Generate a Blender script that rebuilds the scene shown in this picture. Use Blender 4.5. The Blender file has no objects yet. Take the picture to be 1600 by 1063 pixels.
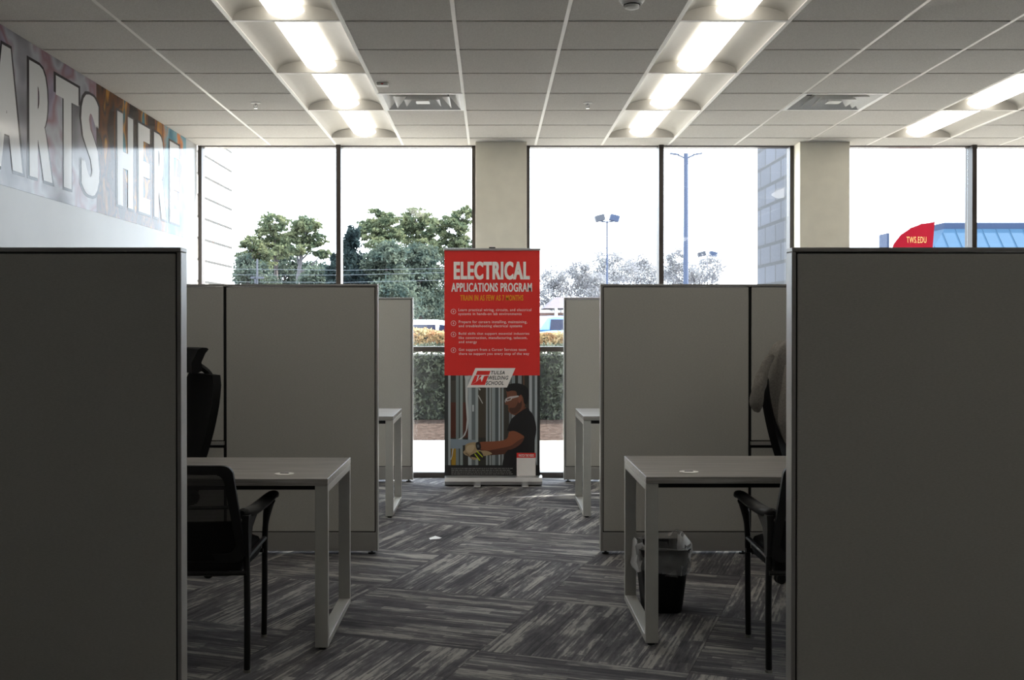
import bpy, math, random
import numpy as np
from mathutils import Vector, Matrix
C = bpy.context.scene.collection
random.seed(7); RNG = np.random.default_rng(7)
PI = math.pi
F = 1690.0; CAMZ = 1.40
# ---------------------------------------------------------------- camera
cd = bpy.data.cameras.new('camera'); cam = bpy.data.objects.new('camera', cd); C.objects.link(cam)
cam.location = (0, 0, CAMZ); cam.rotation_euler = (math.radians(90 - 0.36), 0, 0)
cd.sensor_width = 36; cd.lens = F / 1600 * 36
cd.shift_x = 33 / 1600; cd.shift_y = -10.9 / 1600
cd.clip_start = 0.05; cd.clip_end = 600
bpy.context.scene.camera = cam
# ---------------------------------------------------------------- world, sun, exposure
W = bpy.data.worlds.new('World'); bpy.context.scene.world = W; W.use_nodes = True
bg = W.node_tree.nodes['Background']
bg.inputs[0].default_value = (0.84, 0.92, 1.0, 1); bg.inputs[1].default_value = 4.5
sd = bpy.data.lights.new('sun', 'SUN'); sd.energy = 16.0; sd.angle = math.radians(0.6); sd.color = (1, .95, .86)
sun = bpy.data.objects.new('sun', sd); C.objects.link(sun)
sdir = Vector((1.0, 0.30, 0.72))          # towards the sun
sun.rotation_euler = sdir.to_track_quat('Z', 'Y').to_euler(); sun.location = (20, 20, 20)
vs = bpy.context.scene.view_settings
vs.view_transform = 'Standard'; vs.look = 'None'; vs.gamma = 1; vs.exposure = 1.0; vs.use_curve_mapping = False
LENS_E = 2.6

# ---------------------------------------------------------------- helpers
def lin(r, g, b):
    f = lambda c: (c/255/12.92) if c/255 <= .04045 else ((c/255+.055)/1.055)**2.4
    return (f(r), f(g), f(b), 1)
def X(px, Y): return (px - 767) * Y / F
def Z(py, Y): return CAMZ - (py - 510) * Y / F
def P(px, py, Y): return (X(px, Y), Y, Z(py, Y))

def newmat(name):
    m = bpy.data.materials.new(name); m.use_nodes = True
    return m, m.node_tree, m.node_tree.nodes['Principled BSDF']
def N(nt, t, **kw):
    n = nt.nodes.new(t)
    for k, v in kw.items():
        if k in ('operation', 'blend_type', 'data_type', 'noise_dimensions', 'wave_type', 'bands_direction', 'attribute_name', 'uv_map', 'interpolation', 'feature', 'distribution'): setattr(n, k, v)
        else: n.inputs[k].default_value = v
    return n
def ramp(nt, stops, interp='LINEAR'):
    r = nt.nodes.new('ShaderNodeValToRGB'); r.color_ramp.interpolation = interp
    e = r.color_ramp.elements
    while len(e) < len(stops): e.new(0.5)
    for el, (p, c) in zip(e, stops): el.position = p; el.color = c if len(c) == 4 else (*c, 1)
    return r
def mat(name, rgb, rough=.6, metal=0, spec=.5, var=0.08, scale=30, bump=0, stretch=(1, 1, 1), trans=0, emit=None):
    m, nt, b = newmat(name)
    c = lin(*rgb)
    b.inputs['Roughness'].default_value = rough; b.inputs['Metallic'].default_value = metal
    b.inputs['Specular IOR Level'].default_value = spec
    tc = N(nt, 'ShaderNodeTexCoord'); mp = N(nt, 'ShaderNodeMapping'); mp.inputs['Scale'].default_value = stretch
    nz = N(nt, 'ShaderNodeTexNoise', Scale=scale, Detail=4)
    nt.links.new(tc.outputs['Object'], mp.inputs[0]); nt.links.new(mp.outputs[0], nz.inputs['Vector'])
    r = ramp(nt, [(.3, tuple(x*(1-var) for x in c[:3])), (.7, tuple(min(1, x*(1+var)) for x in c[:3]))])
    nt.links.new(nz.outputs['Fac'], r.inputs[0]); nt.links.new(r.outputs[0], b.inputs['Base Color'])
    if bump:
        bp = N(nt, 'ShaderNodeBump', Strength=bump, Distance=.002)
        nt.links.new(nz.outputs['Fac'], bp.inputs['Height']); nt.links.new(bp.outputs[0], b.inputs['Normal'])
    if emit:
        b.inputs['Emission Color'].default_value = (*emit[0], 1); b.inputs['Emission Strength'].default_value = emit[1]
    return m
def gloss(m, f90=.3, f0=.02, rough=.1):
    # thin varnish over the base colour: diffuse plus an angle-dependent sheen
    nt = m.node_tree; b = nt.nodes['Principled BSDF']; src = b.inputs['Base Color'].links[0].from_socket
    d = N(nt, 'ShaderNodeBsdfDiffuse'); g_ = N(nt, 'ShaderNodeBsdfGlossy', Roughness=rough); lw = N(nt, 'ShaderNodeLayerWeight', Blend=.5); mx = N(nt, 'ShaderNodeMixShader')
    nt.links.new(src, d.inputs[0])
    ps = N(nt, 'ShaderNodeMath', operation='POWER'); ps.inputs[1].default_value = 5; nt.links.new(lw.outputs['Facing'], ps.inputs[0])
    ml = N(nt, 'ShaderNodeMath', operation='MULTIPLY_ADD'); ml.inputs[1].default_value = f90; ml.inputs[2].default_value = f0; nt.links.new(ps.outputs[0], ml.inputs[0])
    nt.links.new(ml.outputs[0], mx.inputs[0]); nt.links.new(d.outputs[0], mx.inputs[1]); nt.links.new(g_.outputs[0], mx.inputs[2])
    nt.links.new(mx.outputs[0], nt.nodes['Material Output'].inputs[0]); return m
def leafmat(name, rgb, rgb2, tr=.35, scale=1.5):
    m, nt, b = newmat(name)
    tc = N(nt, 'ShaderNodeTexCoord'); nz = N(nt, 'ShaderNodeTexNoise', Scale=scale, Detail=3)
    nt.links.new(tc.outputs['Object'], nz.inputs['Vector'])
    r = ramp(nt, [(.35, tuple(.42*c for c in lin(*rgb)[:3])), (.65, tuple(.42*c for c in lin(*rgb2)[:3]))]); nt.links.new(nz.outputs['Fac'], r.inputs[0])
    d = N(nt, 'ShaderNodeBsdfDiffuse'); t = N(nt, 'ShaderNodeBsdfTranslucent'); mx = N(nt, 'ShaderNodeMixShader', Fac=tr)
    nt.links.new(r.outputs[0], d.inputs[0]); nt.links.new(r.outputs[0], t.inputs[0])
    nt.links.new(d.outputs[0], mx.inputs[1]); nt.links.new(t.outputs[0], mx.inputs[2])
    nt.links.new(mx.outputs[0], nt.nodes['Material Output'].inputs[0])
    return m

def tag(o, label=None, cat=None, group=None, kind=None):
    if label: o['label'] = label
    if cat: o['category'] = cat
    if group: o['group'] = group
    if kind: o['kind'] = kind
    return o
def thing(name, label, cat, loc=(0, 0, 0), rz=0, group=None):
    o = bpy.data.objects.new(name, None); C.objects.link(o); o.empty_display_size = .1
    o.location = loc; o.rotation_euler = (0, 0, rz)
    return tag(o, label, cat, group)

class MB:
    def __init__(s): s.v = []; s.f = []; s.m = []; s.uv = {}
    def add(s, vs, fs, mi=0):
        n = len(s.v); s.v += [tuple(v) for v in vs]
        for f in fs: s.f.append(tuple(i+n for i in f)); s.m.append(mi)
        return s
    def box(s, x0, x1, y0, y1, z0, z1, mi=0, M=None):
        vs = [(x, y, z) for z in (z0, z1) for y in (y0, y1) for x in (x0, x1)]
        if M is not None: vs = [tuple(M @ Vector(v)) for v in vs]
        return s.add(vs, [(0, 2, 3, 1), (4, 5, 7, 6), (0, 1, 5, 4), (2, 6, 7, 3), (0, 4, 6, 2), (1, 3, 7, 5)], mi)
    def rings(s, R, mi=0, caps=True, closed=True):
        n = len(R[0]); vs = [p for r in R for p in r]; fs = []
        for i in range(len(R)-1):
            for j in range(n if closed else n-1):
                k = (j+1) % n
                fs.append((i*n+j, i*n+k, (i+1)*n+k, (i+1)*n+j))
        if caps and closed:
            fs.append(tuple(range(n-1, -1, -1))); fs.append(tuple((len(R)-1)*n+j for j in range(n)))
        return s.add(vs, fs, mi)
    def tube(s, pts, r, n=10, mi=0, flat=1.0, up=None):
        pts = [Vector(p) for p in pts]; R = []
        rs = r if isinstance(r, (list, tuple)) else [r]*len(pts)
        prev = None
        for i, p in enumerate(pts):
            t = (pts[min(i+1, len(pts)-1)] - pts[max(i-1, 0)]).normalized()
            if prev is None:
                a = Vector(up) if up else (Vector((0, 0, 1)) if abs(t.z) < .9 else Vector((1, 0, 0)))
                u = t.cross(a).normalized()
            else: u = (prev - t * prev.dot(t)).normalized()
            prev = u; w = t.cross(u)
            R.append([p + u*math.cos(2*PI*j/n)*rs[i] + w*math.sin(2*PI*j/n)*rs[i]*flat for j in range(n)])
        return s.rings(R, mi)
    def lathe(s, prof, c=(0, 0, 0), n=20, mi=0, sy=1):
        R = [[(c[0]+r*math.cos(2*PI*j/n), c[1]+r*sy*math.sin(2*PI*j/n), c[2]+z) for j in range(n)] for r, z in prof]
        return s.rings(R, mi)
    def prism(s, poly, a0, a1, axis='y', mi=0):
        mk = {'y': lambda p, a: (p[0], a, p[1]), 'x': lambda p, a: (a, p[0], p[1]), 'z': lambda p, a: (p[0], p[1], a)}[axis]
        n = len(poly); vs = [mk(p, a0) for p in poly] + [mk(p, a1) for p in poly]
        fs = [tuple(range(n)), tuple(range(2*n-1, n-1, -1))] + [(i, i+n, (i+1) % n+n, (i+1) % n) for i in range(n)]
        return s.add(vs, fs, mi)
    def rbox(s, x0, x1, y0, y1, z0, z1, r=.02, mi=0, n=5, M=None, axis='z'):
        # box with rounded vertical corners, softened top and bottom
        def ring(e, z):
            pts = []
            for cx, cy, a in ((x1-r, y1-r, 0), (x0+r, y1-r, PI/2), (x0+r, y0+r, PI), (x1-r, y0+r, 1.5*PI)):
                for k in range(n+1):
                    t = a + PI/2*k/n; pts.append((cx+(r-e)*math.cos(t), cy+(r-e)*math.sin(t), z))
            return pts
        b = min(r*.6, (z1-z0)*.45)
        R = [ring(b, z0), ring(b*.3, z0+b*.3), ring(0, z0+b), ring(0, z1-b), ring(b*.3, z1-b*.3), ring(b, z1)]
        if M is not None: R = [[tuple(M @ Vector(p)) for p in q] for q in R]
        return s.rings(R, mi)
    def build(s, name, mats, parent=None, smooth=False, bevel=0, loc=None, fix=True):
        me = bpy.data.meshes.new(name); me.from_pydata([tuple(v) for v in s.v], [], s.f)
        for m in (mats if isinstance(mats, (list, tuple)) else [mats]): me.materials.append(m)
        me.polygons.foreach_set('material_index', s.m)
        if fix:
            import bmesh
            bm = bmesh.new(); bm.from_mesh(me); bmesh.ops.recalc_face_normals(bm, faces=bm.faces); bm.to_mesh(me); bm.free()
        if smooth:
            me.polygons.foreach_set('use_smooth', [True]*len(me.polygons))
            try: me.set_sharp_from_angle(angle=math.radians(40))
            except Exception: pass
        o = bpy.data.objects.new(name, me); C.objects.link(o)
        if parent is not None: o.parent = parent
        if loc: o.location = loc
        if bevel:
            b = o.modifiers.new('bevel', 'BEVEL'); b.width = bevel; b.segments = 2; b.limit_method = 'ANGLE'
        return o
def smoothpts(pts, k=5, closed=False):
    pts = [Vector(p) for p in pts]; n = len(pts); out = []
    for i in range(n if closed else n-1):
        g = (lambda j: pts[j % n]) if closed else (lambda j: pts[min(max(j, 0), n-1)])
        p0, p1, p2, p3 = g(i-1), g(i), g(i+1), g(i+2)
        for t in [j/k for j in range(k)]:
            out.append(.5*((2*p1)+(p2-p0)*t+(2*p0-5*p1+4*p2-p3)*t*t+(3*p1-p0-3*p2+p3)*t**3))
    if not closed: out.append(pts[-1])
    return out
def copy_tree(o, parent=None):
    c = o.copy(); C.objects.link(c); c.parent = parent
    for ch in o.children: copy_tree(ch, c)
    return c
def struct(o): o['kind'] = 'structure'; return o

# text as a mesh, fitted into a box, in the plane of u (right) and z (up)
def text_mesh(name, body, x0, x1, z0, z1, y, m, parent, bold=0.0, plane='xz', shear=0, fat=0.0):
    cu = bpy.data.curves.new('t', 'FONT'); cu.body = body; cu.size = 1; cu.offset = bold; cu.extrude = 0
    cu.resolution_u = 4; cu.space_character = 1.12; cu.shear = shear
    o = bpy.data.objects.new('t', cu); C.objects.link(o)
    dg = bpy.context.evaluated_depsgraph_get(); dg.update()
    me = bpy.data.meshes.new_from_object(o.evaluated_get(dg))
    bpy.data.objects.remove(o); bpy.data.curves.remove(cu)
    co = np.zeros(len(me.vertices)*3); me.vertices.foreach_get('co', co); co = co.reshape(-1, 3)
    a, b = co[:, :2].min(0), co[:, :2].max(0)
    u = x0 + (co[:, 0]-a[0])/(b[0]-a[0])*(x1-x0); w = z0 + (co[:, 1]-a[1])/(b[1]-a[1])*(z1-z0)
    if plane == 'xz': co = np.stack([u, np.full_like(u, y), w], 1)
    elif plane == 'yz': co = np.stack([np.full_like(u, y), u, w], 1)
    faces = [tuple(p.vertices) for p in me.polygons]; nv = len(co); bpy.data.meshes.remove(me)
    ax = 1 if plane == 'yz' else 0; n_ = len(body); dx = fat*(x1-x0)/max(1, n_)
    allc, allf = [], []
    for k, s_ in enumerate((-1, -.33, .33, 1) if fat else (0,)):       # stroke widened sideways, as a condensed black face
        q = co.copy(); q[:, ax] += s_*dx; q[:, 0 if plane == 'yz' else 1] += (.00022 if plane == 'yz' else -.00022)*k; allc += q.tolist(); allf += [tuple(i+k*nv for i in f) for f in faces]
    me = bpy.data.meshes.new(name); me.from_pydata(allc, [], allf); me.materials.append(m)
    ob = bpy.data.objects.new(name, me); C.objects.link(ob)
    if parent is not None: ob.parent = parent
    return ob

# ---------------------------------------------------------------- materials
M = {}
M['tile'] = mat('ceiling_tile', (196, 193, 188), .95, spec=.1, var=.13, scale=160, bump=.3)
M['grid'] = mat('ceiling_grid', (225, 222, 216), .4, var=.02)
M['slab'] = mat('plenum', (60, 60, 60), .9)
M['reflector'] = mat('reflector', (170, 167, 160), .5, var=.02)
M['wall'] = mat('wall_paint', (205, 203, 198), .6, var=.03, scale=8)
M['pier'] = mat('pier_paint', (246, 241, 226), .75, var=.03, scale=8)
M['gloss_wall'] = mat('left_wall_paint', (180, 180, 180), .28, spec=.7, var=.02, scale=5)
gloss(M['gloss_wall'], .62, .01, .2)
M['vent'] = mat('vent_metal', (228, 228, 226), .4, var=.03)
M['frame'] = mat('bronze_frame', (62, 54, 48), .45, var=.05)
M['fabric'] = mat('panel_fabric', (182, 180, 173), .95, spec=.1, var=.06, scale=90, bump=.15, stretch=(1, 1, 4))
M['trim'] = mat('panel_trim', (150, 148, 144), .38, spec=.5, var=.02)
M['gap'] = mat('panel_gap', (12, 12, 12), .9)
M['legm'] = mat('desk_leg', (174, 173, 168), .42, metal=0, var=.02)
M['black'] = mat('black_plastic', (15, 15, 16), .55, spec=.3, var=.05)
M['blacks'] = mat('black_fabric', (17, 17, 18), .9, spec=.2, var=.2, scale=200)
M['blackm'] = mat('black_tube', (14, 14, 14), .5, spec=.3)
M['rubber'] = mat('rubber', (10, 10, 10), .8)
M['greyfoot'] = mat('grey_glide', (120, 118, 112), .6)
M['grommet'] = mat('grommet', (235, 233, 228), .5)
M['alu'] = mat('aluminium', (190, 190, 192), .32, metal=.7, var=.02)
M['chrome'] = mat('chrome', (180, 180, 182), .2, metal=1, var=.01)
M['jacket'] = mat('grey_fleece', (122, 118, 112), .98, spec=.1, var=.2, scale=120, bump=1)
M['concrete'] = mat('concrete', (200, 192, 180), .9, var=.06, scale=3)
M['asphalt'] = mat('asphalt', (150, 150, 155), .9, var=.08, scale=2)
M['paint_white'] = mat('car_white', (215, 222, 230), .3)
M['carblue'] = mat('car_blue', (78, 112, 150), .3)
M['carglass'] = mat('car_glass', (14, 22, 44), .1)
M['polegrey'] = mat('pole_grey', (50, 58, 76), .6, spec=.1)
M['poledark'] = mat('pole_bronze', (60, 62, 68), .6, spec=.1)
M['white'] = mat('white_plastic', (225, 225, 222), .5, var=.02)
M['redmark'] = mat('red_mark', (200, 60, 50), .5)
M['dark'] = mat('dark_recess', (30, 30, 30), .9)
def gridmesh_mat():
    m, nt, b = newmat('chair_mesh')
    b.inputs['Base Color'].default_value = lin(20, 20, 20); b.inputs['Roughness'].default_value = .6
    tc = N(nt, 'ShaderNodeTexCoord'); w = N(nt, 'ShaderNodeTexWave', wave_type='BANDS', bands_direction='Z', Scale=60)
    nt.links.new(tc.outputs['Object'], w.inputs[0])
    r = ramp(nt, [(.72, (0, 0, 0)), (.8, (.4, .4, .4))]); nt.links.new(w.outputs['Fac'], r.inputs[0])
    t = N(nt, 'ShaderNodeBsdfTransparent'); mx = N(nt, 'ShaderNodeMixShader')
    nt.links.new(r.outputs[0], mx.inputs[0]); nt.links.new(b.outputs[0], mx.inputs[1]); nt.links.new(t.outputs[0], mx.inputs[2])
    nt.links.new(mx.outputs[0], nt.nodes['Material Output'].inputs[0]); return m
M['mesh'] = gridmesh_mat()
def glass_mat():
    m, nt, b = newmat('window_glass'); nt.nodes.remove(b)
    t = N(nt, 'ShaderNodeBsdfTransparent'); t.inputs[0].default_value = (.96, .98, .99, 1)
    g = N(nt, 'ShaderNodeBsdfGlossy', Roughness=.02); mx = N(nt, 'ShaderNodeMixShader')
    ge = N(nt, 'ShaderNodeNewGeometry'); dt = N(nt, 'ShaderNodeVectorMath', operation='DOT_PRODUCT')
    nt.links.new(ge.outputs['Normal'], dt.inputs[0]); nt.links.new(ge.outputs['Incoming'], dt.inputs[1])
    def mm(op, a, bv):
        q = N(nt, 'ShaderNodeMath', operation=op)
        for k, w_ in enumerate((a, bv)):
            if isinstance(w_, (int, float)): q.inputs[k].default_value = w_
            elif w_ is not None: nt.links.new(w_, q.inputs[k])
        return q.outputs[0]
    sch = mm('ADD', mm('MULTIPLY', mm('POWER', mm('SUBTRACT', 1.0, mm('ABSOLUTE', dt.outputs['Value'], None)), 5.0), .96), .04)
    nt.links.new(sch, mx.inputs[0])
    nt.links.new(t.outputs[0], mx.inputs[1]); nt.links.new(g.outputs[0], mx.inputs[2])
    nt.links.new(mx.outputs[0], nt.nodes['Material Output'].inputs[0]); return m
M['glass'] = glass_mat()
def lens_mat():
    m, nt, b = newmat('lit_lens'); b.inputs['Base Color'].default_value = (.9, .9, .85, 1)
    b.inputs['Emission Color'].default_value = (1, .95, .86, 1); b.inputs['Emission Strength'].default_value = LENS_E; return m
M['lens'] = lens_mat()
def wood_mat():
    m, nt, b = newmat('grey_laminate'); b.inputs['Roughness'].default_value = .33
    tc = N(nt, 'ShaderNodeTexCoord'); mp = N(nt, 'ShaderNodeMapping'); mp.inputs['Scale'].default_value = (1.5, 40, 40)
    nz = N(nt, 'ShaderNodeTexNoise', Scale=1.6, Detail=6, Roughness=.65)
    nt.links.new(tc.outputs['Object'], mp.inputs[0]); nt.links.new(mp.outputs[0], nz.inputs['Vector'])
    r = ramp(nt, [(.3, lin(96, 92, 90)), (.5, lin(138, 134, 130)), (.72, lin(176, 171, 166))]); nt.links.new(nz.outputs['Fac'], r.inputs[0])
    nt.links.new(r.outputs[0], b.inputs['Base Color']); return m
M['wood'] = wood_mat()
def carpet_mat():
    m, nt, b = newmat('carpet'); b.inputs['Roughness'].default_value = .95; b.inputs['Specular IOR Level'].default_value = .0
    uv = N(nt, 'ShaderNodeUVMap', uv_map='plank')
    def noise(sx, sy, det, rough=.5, z=0):
        mp = N(nt, 'ShaderNodeMapping'); mp.inputs['Scale'].default_value = (sx, sy, 1); mp.inputs['Location'].default_value = (z, z*2, 0)
        n = N(nt, 'ShaderNodeTexNoise', Scale=1, Detail=det, Roughness=rough, noise_dimensions='2D')
        nt.links.new(uv.outputs[0], mp.inputs[0]); nt.links.new(mp.outputs[0], n.inputs['Vector']); return n.outputs['Fac']
    def mth(op, a, bv):
        n = N(nt, 'ShaderNodeMath', operation=op)
        for i, q in enumerate((a, bv)):
            if isinstance(q, (int, float)): n.inputs[i].default_value = q
            else: nt.links.new(q, n.inputs[i])
        return n.outputs[0]
    sx = N(nt, 'ShaderNodeSeparateXYZ'); nt.links.new(uv.outputs[0], sx.inputs[0]); U, V = sx.outputs[0], sx.outputs[1]
    patch = noise(1.8, 8, 3, .6, 7); wob = noise(9, 70, 3, .75, 3); grain = noise(260, 260, 1, .5, 1)
    def seg(fv, fu, k_):        # short straight yarn runs: random value per run
        row = mth('FLOOR', mth('MULTIPLY', V, fv), 0); w1 = N(nt, 'ShaderNodeTexWhiteNoise', noise_dimensions='1D'); nt.links.new(mth('ADD', row, k_), w1.inputs['W'])
        cell = mth('FLOOR', mth('ADD', mth('MULTIPLY', U, fu), mth('MULTIPLY', w1.outputs['Value'], 7.0)), 0)
        cb = N(nt, 'ShaderNodeCombineXYZ'); nt.links.new(row, cb.inputs[0]); nt.links.new(cell, cb.inputs[1]); cb.inputs[2].default_value = k_
        w2 = N(nt, 'ShaderNodeTexWhiteNoise', noise_dimensions='3D'); nt.links.new(cb.outputs[0], w2.inputs['Vector']); return w2.outputs['Value']
    v = mth('ADD', mth('MULTIPLY', seg(105, 2.2, 1.5), .13), mth('MULTIPLY', seg(22, 3.0, 4.5), .13))
    v = mth('ADD', v, mth('MULTIPLY', patch, .48)); v = mth('ADD', v, mth('MULTIPLY', wob, .30)); v = mth('ADD', v, mth('MULTIPLY', grain, .05))
    r = ramp(nt, [(.40, lin(78, 77, 80)), (.54, lin(99, 98, 100)), (.595, lin(114, 112, 113)), (.622, lin(140, 138, 135)), (.74, lin(160, 157, 151))])
    nt.links.new(v, r.inputs[0])
    at = N(nt, 'ShaderNodeAttribute', attribute_name='shade'); mx = N(nt, 'ShaderNodeMix', data_type='RGBA', blend_type='MULTIPLY'); mx.inputs[0].default_value = 1
    e = N(nt, 'ShaderNodeUVMap', uv_map='edge'); se = N(nt, 'ShaderNodeSeparateXYZ'); nt.links.new(e.outputs[0], se.inputs[0])
    ed = mth('MAXIMUM', mth('ABSOLUTE', se.outputs[1], 0), mth('ABSOLUTE', se.outputs[0], 0))
    er = ramp(nt, [(.975, (1, 1, 1)), (.99, (.6, .6, .6))]); nt.links.new(ed, er.inputs[0])
    m0 = N(nt, 'ShaderNodeMix', data_type='RGBA', blend_type='MULTIPLY'); m0.inputs[0].default_value = 1; nt.links.new(r.outputs[0], m0.inputs[6]); nt.links.new(er.outputs[0], m0.inputs[7])
    nt.links.new(m0.outputs[2], mx.inputs[6]); nt.links.new(at.outputs['Color'], mx.inputs[7]); nt.links.new(mx.outputs[2], b.inputs['Base Color'])
    bp = N(nt, 'ShaderNodeBump', Strength=.4, Distance=.003); nt.links.new(v, bp.inputs['Height']); nt.links.new(bp.outputs[0], b.inputs['Normal'])
    return m
M['carpet'] = carpet_mat()

# ================================================================ SETTING
H = 3.065; XL = -2.70; XR = 11.7; YB = -6.0; YW = 10.0
# floor: basket-weave carpet planks, one mesh, each plank with its own uv
def make_floor():
    mb = MB(); uvs = []; shades = []; eds = []
    a = math.radians(-19.5); ux = Vector((math.cos(a), math.sin(a))); vx = Vector((-math.sin(a), math.cos(a)))
    o0 = Vector((-.02, 6.08)); S = .90; w = S/4
    def clip(poly):
        for ax, lim, sg in ((0, XL, 1), (0, XR, -1), (1, YB, 1), (1, YW+.15, -1)):
            out = []
            for i in range(len(poly)):
                p, q = poly[i], poly[(i+1) % len(poly)]
                dp, dq = (p[ax]-lim)*sg, (q[ax]-lim)*sg
                if dp >= 0: out.append(p)
                if dp*dq < 0: t = dp/(dp-dq); out.append(p+(q-p)*t)
            poly = out
            if len(poly) < 3: return []
        return poly
    for i in range(-16, 17):
        for j in range(-16, 17):
            c = o0 + ux*(i*S) + vx*(j*S)
            alt = (i+j) % 2 == 0
            for k in range(4):
                al, ac = (vx, ux) if alt else (ux, vx)
                cc = c + ac*((k-1.5)*w)
                poly = [cc-al*S/2-ac*w/2, cc+al*S/2-ac*w/2, cc+al*S/2+ac*w/2, cc-al*S/2+ac*w/2]
                rnd = (RNG.random()*50, RNG.random()*50); fl = RNG.choice((-1, 1))
                poly = clip(poly)
                if not poly: continue
                mb.add([(p.x, p.y, 0) for p in poly], [tuple(range(len(poly)))])
                sh = .93 + .26*RNG.random()
                for p in poly:
                    d = p-cc; eds.append((d.dot(al)/(S/2)*.985, d.dot(ac)/(w/2))); uvs.append((rnd[0]+fl*d.dot(al), rnd[1]+d.dot(ac))); shades.append((sh, sh, sh*1.01, 1))
    o = mb.build('floor', [M['carpet']], fix=False)
    me = o.data; ul = me.uv_layers.new(name='plank'); ul.data.foreach_set('uv', np.array(uvs).ravel())
    ue = me.uv_layers.new(name='edge'); ue.data.foreach_set('uv', np.array(eds).ravel())
    ca = me.color_attributes.new('shade', 'FLOAT_COLOR', 'CORNER'); ca.data.foreach_set('color', np.array(shades).ravel())
    struct(o)
make_floor()
# ceiling: lay-in tiles 0.61 m with a white grid, holes for lights and vents
GX0 = -2.64; GX = [GX0 + .61*i for i in range(-1, 25)]; GY = [9.57 - .61*i for i in range(-1, 28)]
strip_x = (1, -99); 
FX = {2: 'L', 6: 'R', 10: 'F'}          # tile columns (index from GX0) that hold lights
def col_index(x): return round((x-GX0)/.61)
lights = []; taken = set(); VIS = {2: 4, 6: 4, 10: 2}; REAR = {2: (4,), 6: (4, 6, 9), 10: (2, 4, 6, 8)}
for i, x in enumerate(GX):
    c = col_index(x)
    if c in FX:
        nf = {2: 5, 6: 5, 10: 3}[c]
        for k in range(nf):
            y1 = 9.57 - 1.22*k; lights.append((x, y1-1.22, y1, c, k))
            taken |= {(c, 2*k), (c, 2*k+1)}
vents = [(3, 2), (8, 2)]; taken |= set(vents)
mb = MB(); g = 0.012
for x in GX:
    c = col_index(x)
    for r in range(-1, 27):
        y1 = 9.57-.61*r; y0 = y1-.61
        if (c, r) in taken or (c in FX and r >= 0 and r//2 in REAR[c]): continue
        xa, xb = max(x+g, XL), min(x+.61-g, XR); ya, yb = max(y0+g, YB), min(y1-g, YW)
        if c == 0: xa = XL
        if c < 0 or xb-xa < .03 or yb-ya < .03: continue
        mb.box(xa, xb, ya, yb, H, H+.02)
for x in GX[2:]: mb.box(x-.011, x+.011, YB, YW, H+.001, H+.012, 1)
for y in GY:
    if YB < y < YW: 
        n_ = round((9.57-y)/.61); xa = XL
        for c in (2, 6, 10):
            if n_ % 2 and n_ > 0 and n_//2 in (list(range(VIS[c]))+list(REAR[c])):
                mb.box(xa, GX0+.61*c, y-.011, y+.011, H+.010, H+.014, 1); xa = GX0+.61*(c+1)
        mb.box(xa, XR, y-.011, y+.011, H+.010, H+.014, 1)
mb.box(XL, XR, YB, YW, H+.22, H+.26, 2)
struct(mb.build('ceiling', [M['tile'], M['grid'], M['slab']], fix=False))
# walls
mb = MB().box(XL-.12, XL, YB, YW-.06, 0, H+.25); struct(mb.build('wall_left', M['gloss_wall']))
mb = MB().box(XR, XR+.12, YB, YW+.12, 0, H+.25); struct(mb.build('wall_right', M['wall']))
mb = MB().box(XL-.12, XR+.12, YB-.12, YB, 0, H+.25); struct(mb.build('wall_back', M['wall']))
mb = MB()
mb.box(-.139, .324, 9.77, YW+.12, 0, H+.02).box(2.79, 3.24, 9.77, YW+.12, 0, H+.02).box(5.72, 6.17, 9.77, YW+.12, 0, H+.02).box(8.64, 9.09, 9.77, YW+.12, 0, H+.02)
mb.box(XL-.12, XR+.12, YW-.02, YW+.12, H+.005, H+.25)
struct(mb.build('wall_front', M['pier'], bevel=.004))
# windows
def window(name, x0, x1, mull, z1=H+.004):
    fr = MB(); y0, y1 = YW-.03, YW+.09
    fr.box(x0, x0+.035, y0, y1, .0, z1).box(x1-.035, x1, y0, y1, 0, z1)
    fr.box(x0, x1, y0+.01, y1, 0, .05).box(x0, x1, y0+.01, y1, z1-.014, z1)
    fr.box(mull-.022, mull+.022, y0-.04, y1, 0, z1)
    fr.box(x0, x1, y0, y1, 1.165, 1.212)
    f = struct(fr.build(name, M['frame'], bevel=.003))
    for a, b in ((x0+.036, mull-.023), (mull+.023, x1-.036)):
        for c, d in ((.05, 1.164), (1.213, z1-.015)):
            MB().box(a, b, YW+.03, YW+.036, c, d).build('pane', M['glass'], f)
window('window_1', XL, -.14, -1.40)
window('window_2', .325, 2.79, 1.565)
window('window_3', 3.241, 5.72, 4.44)
window('window_4', 6.171, 8.64, 7.40)  # unseen bays from here on, added to let in more daylight
window('window_5', 9.091, 11.7, 10.4)

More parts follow.
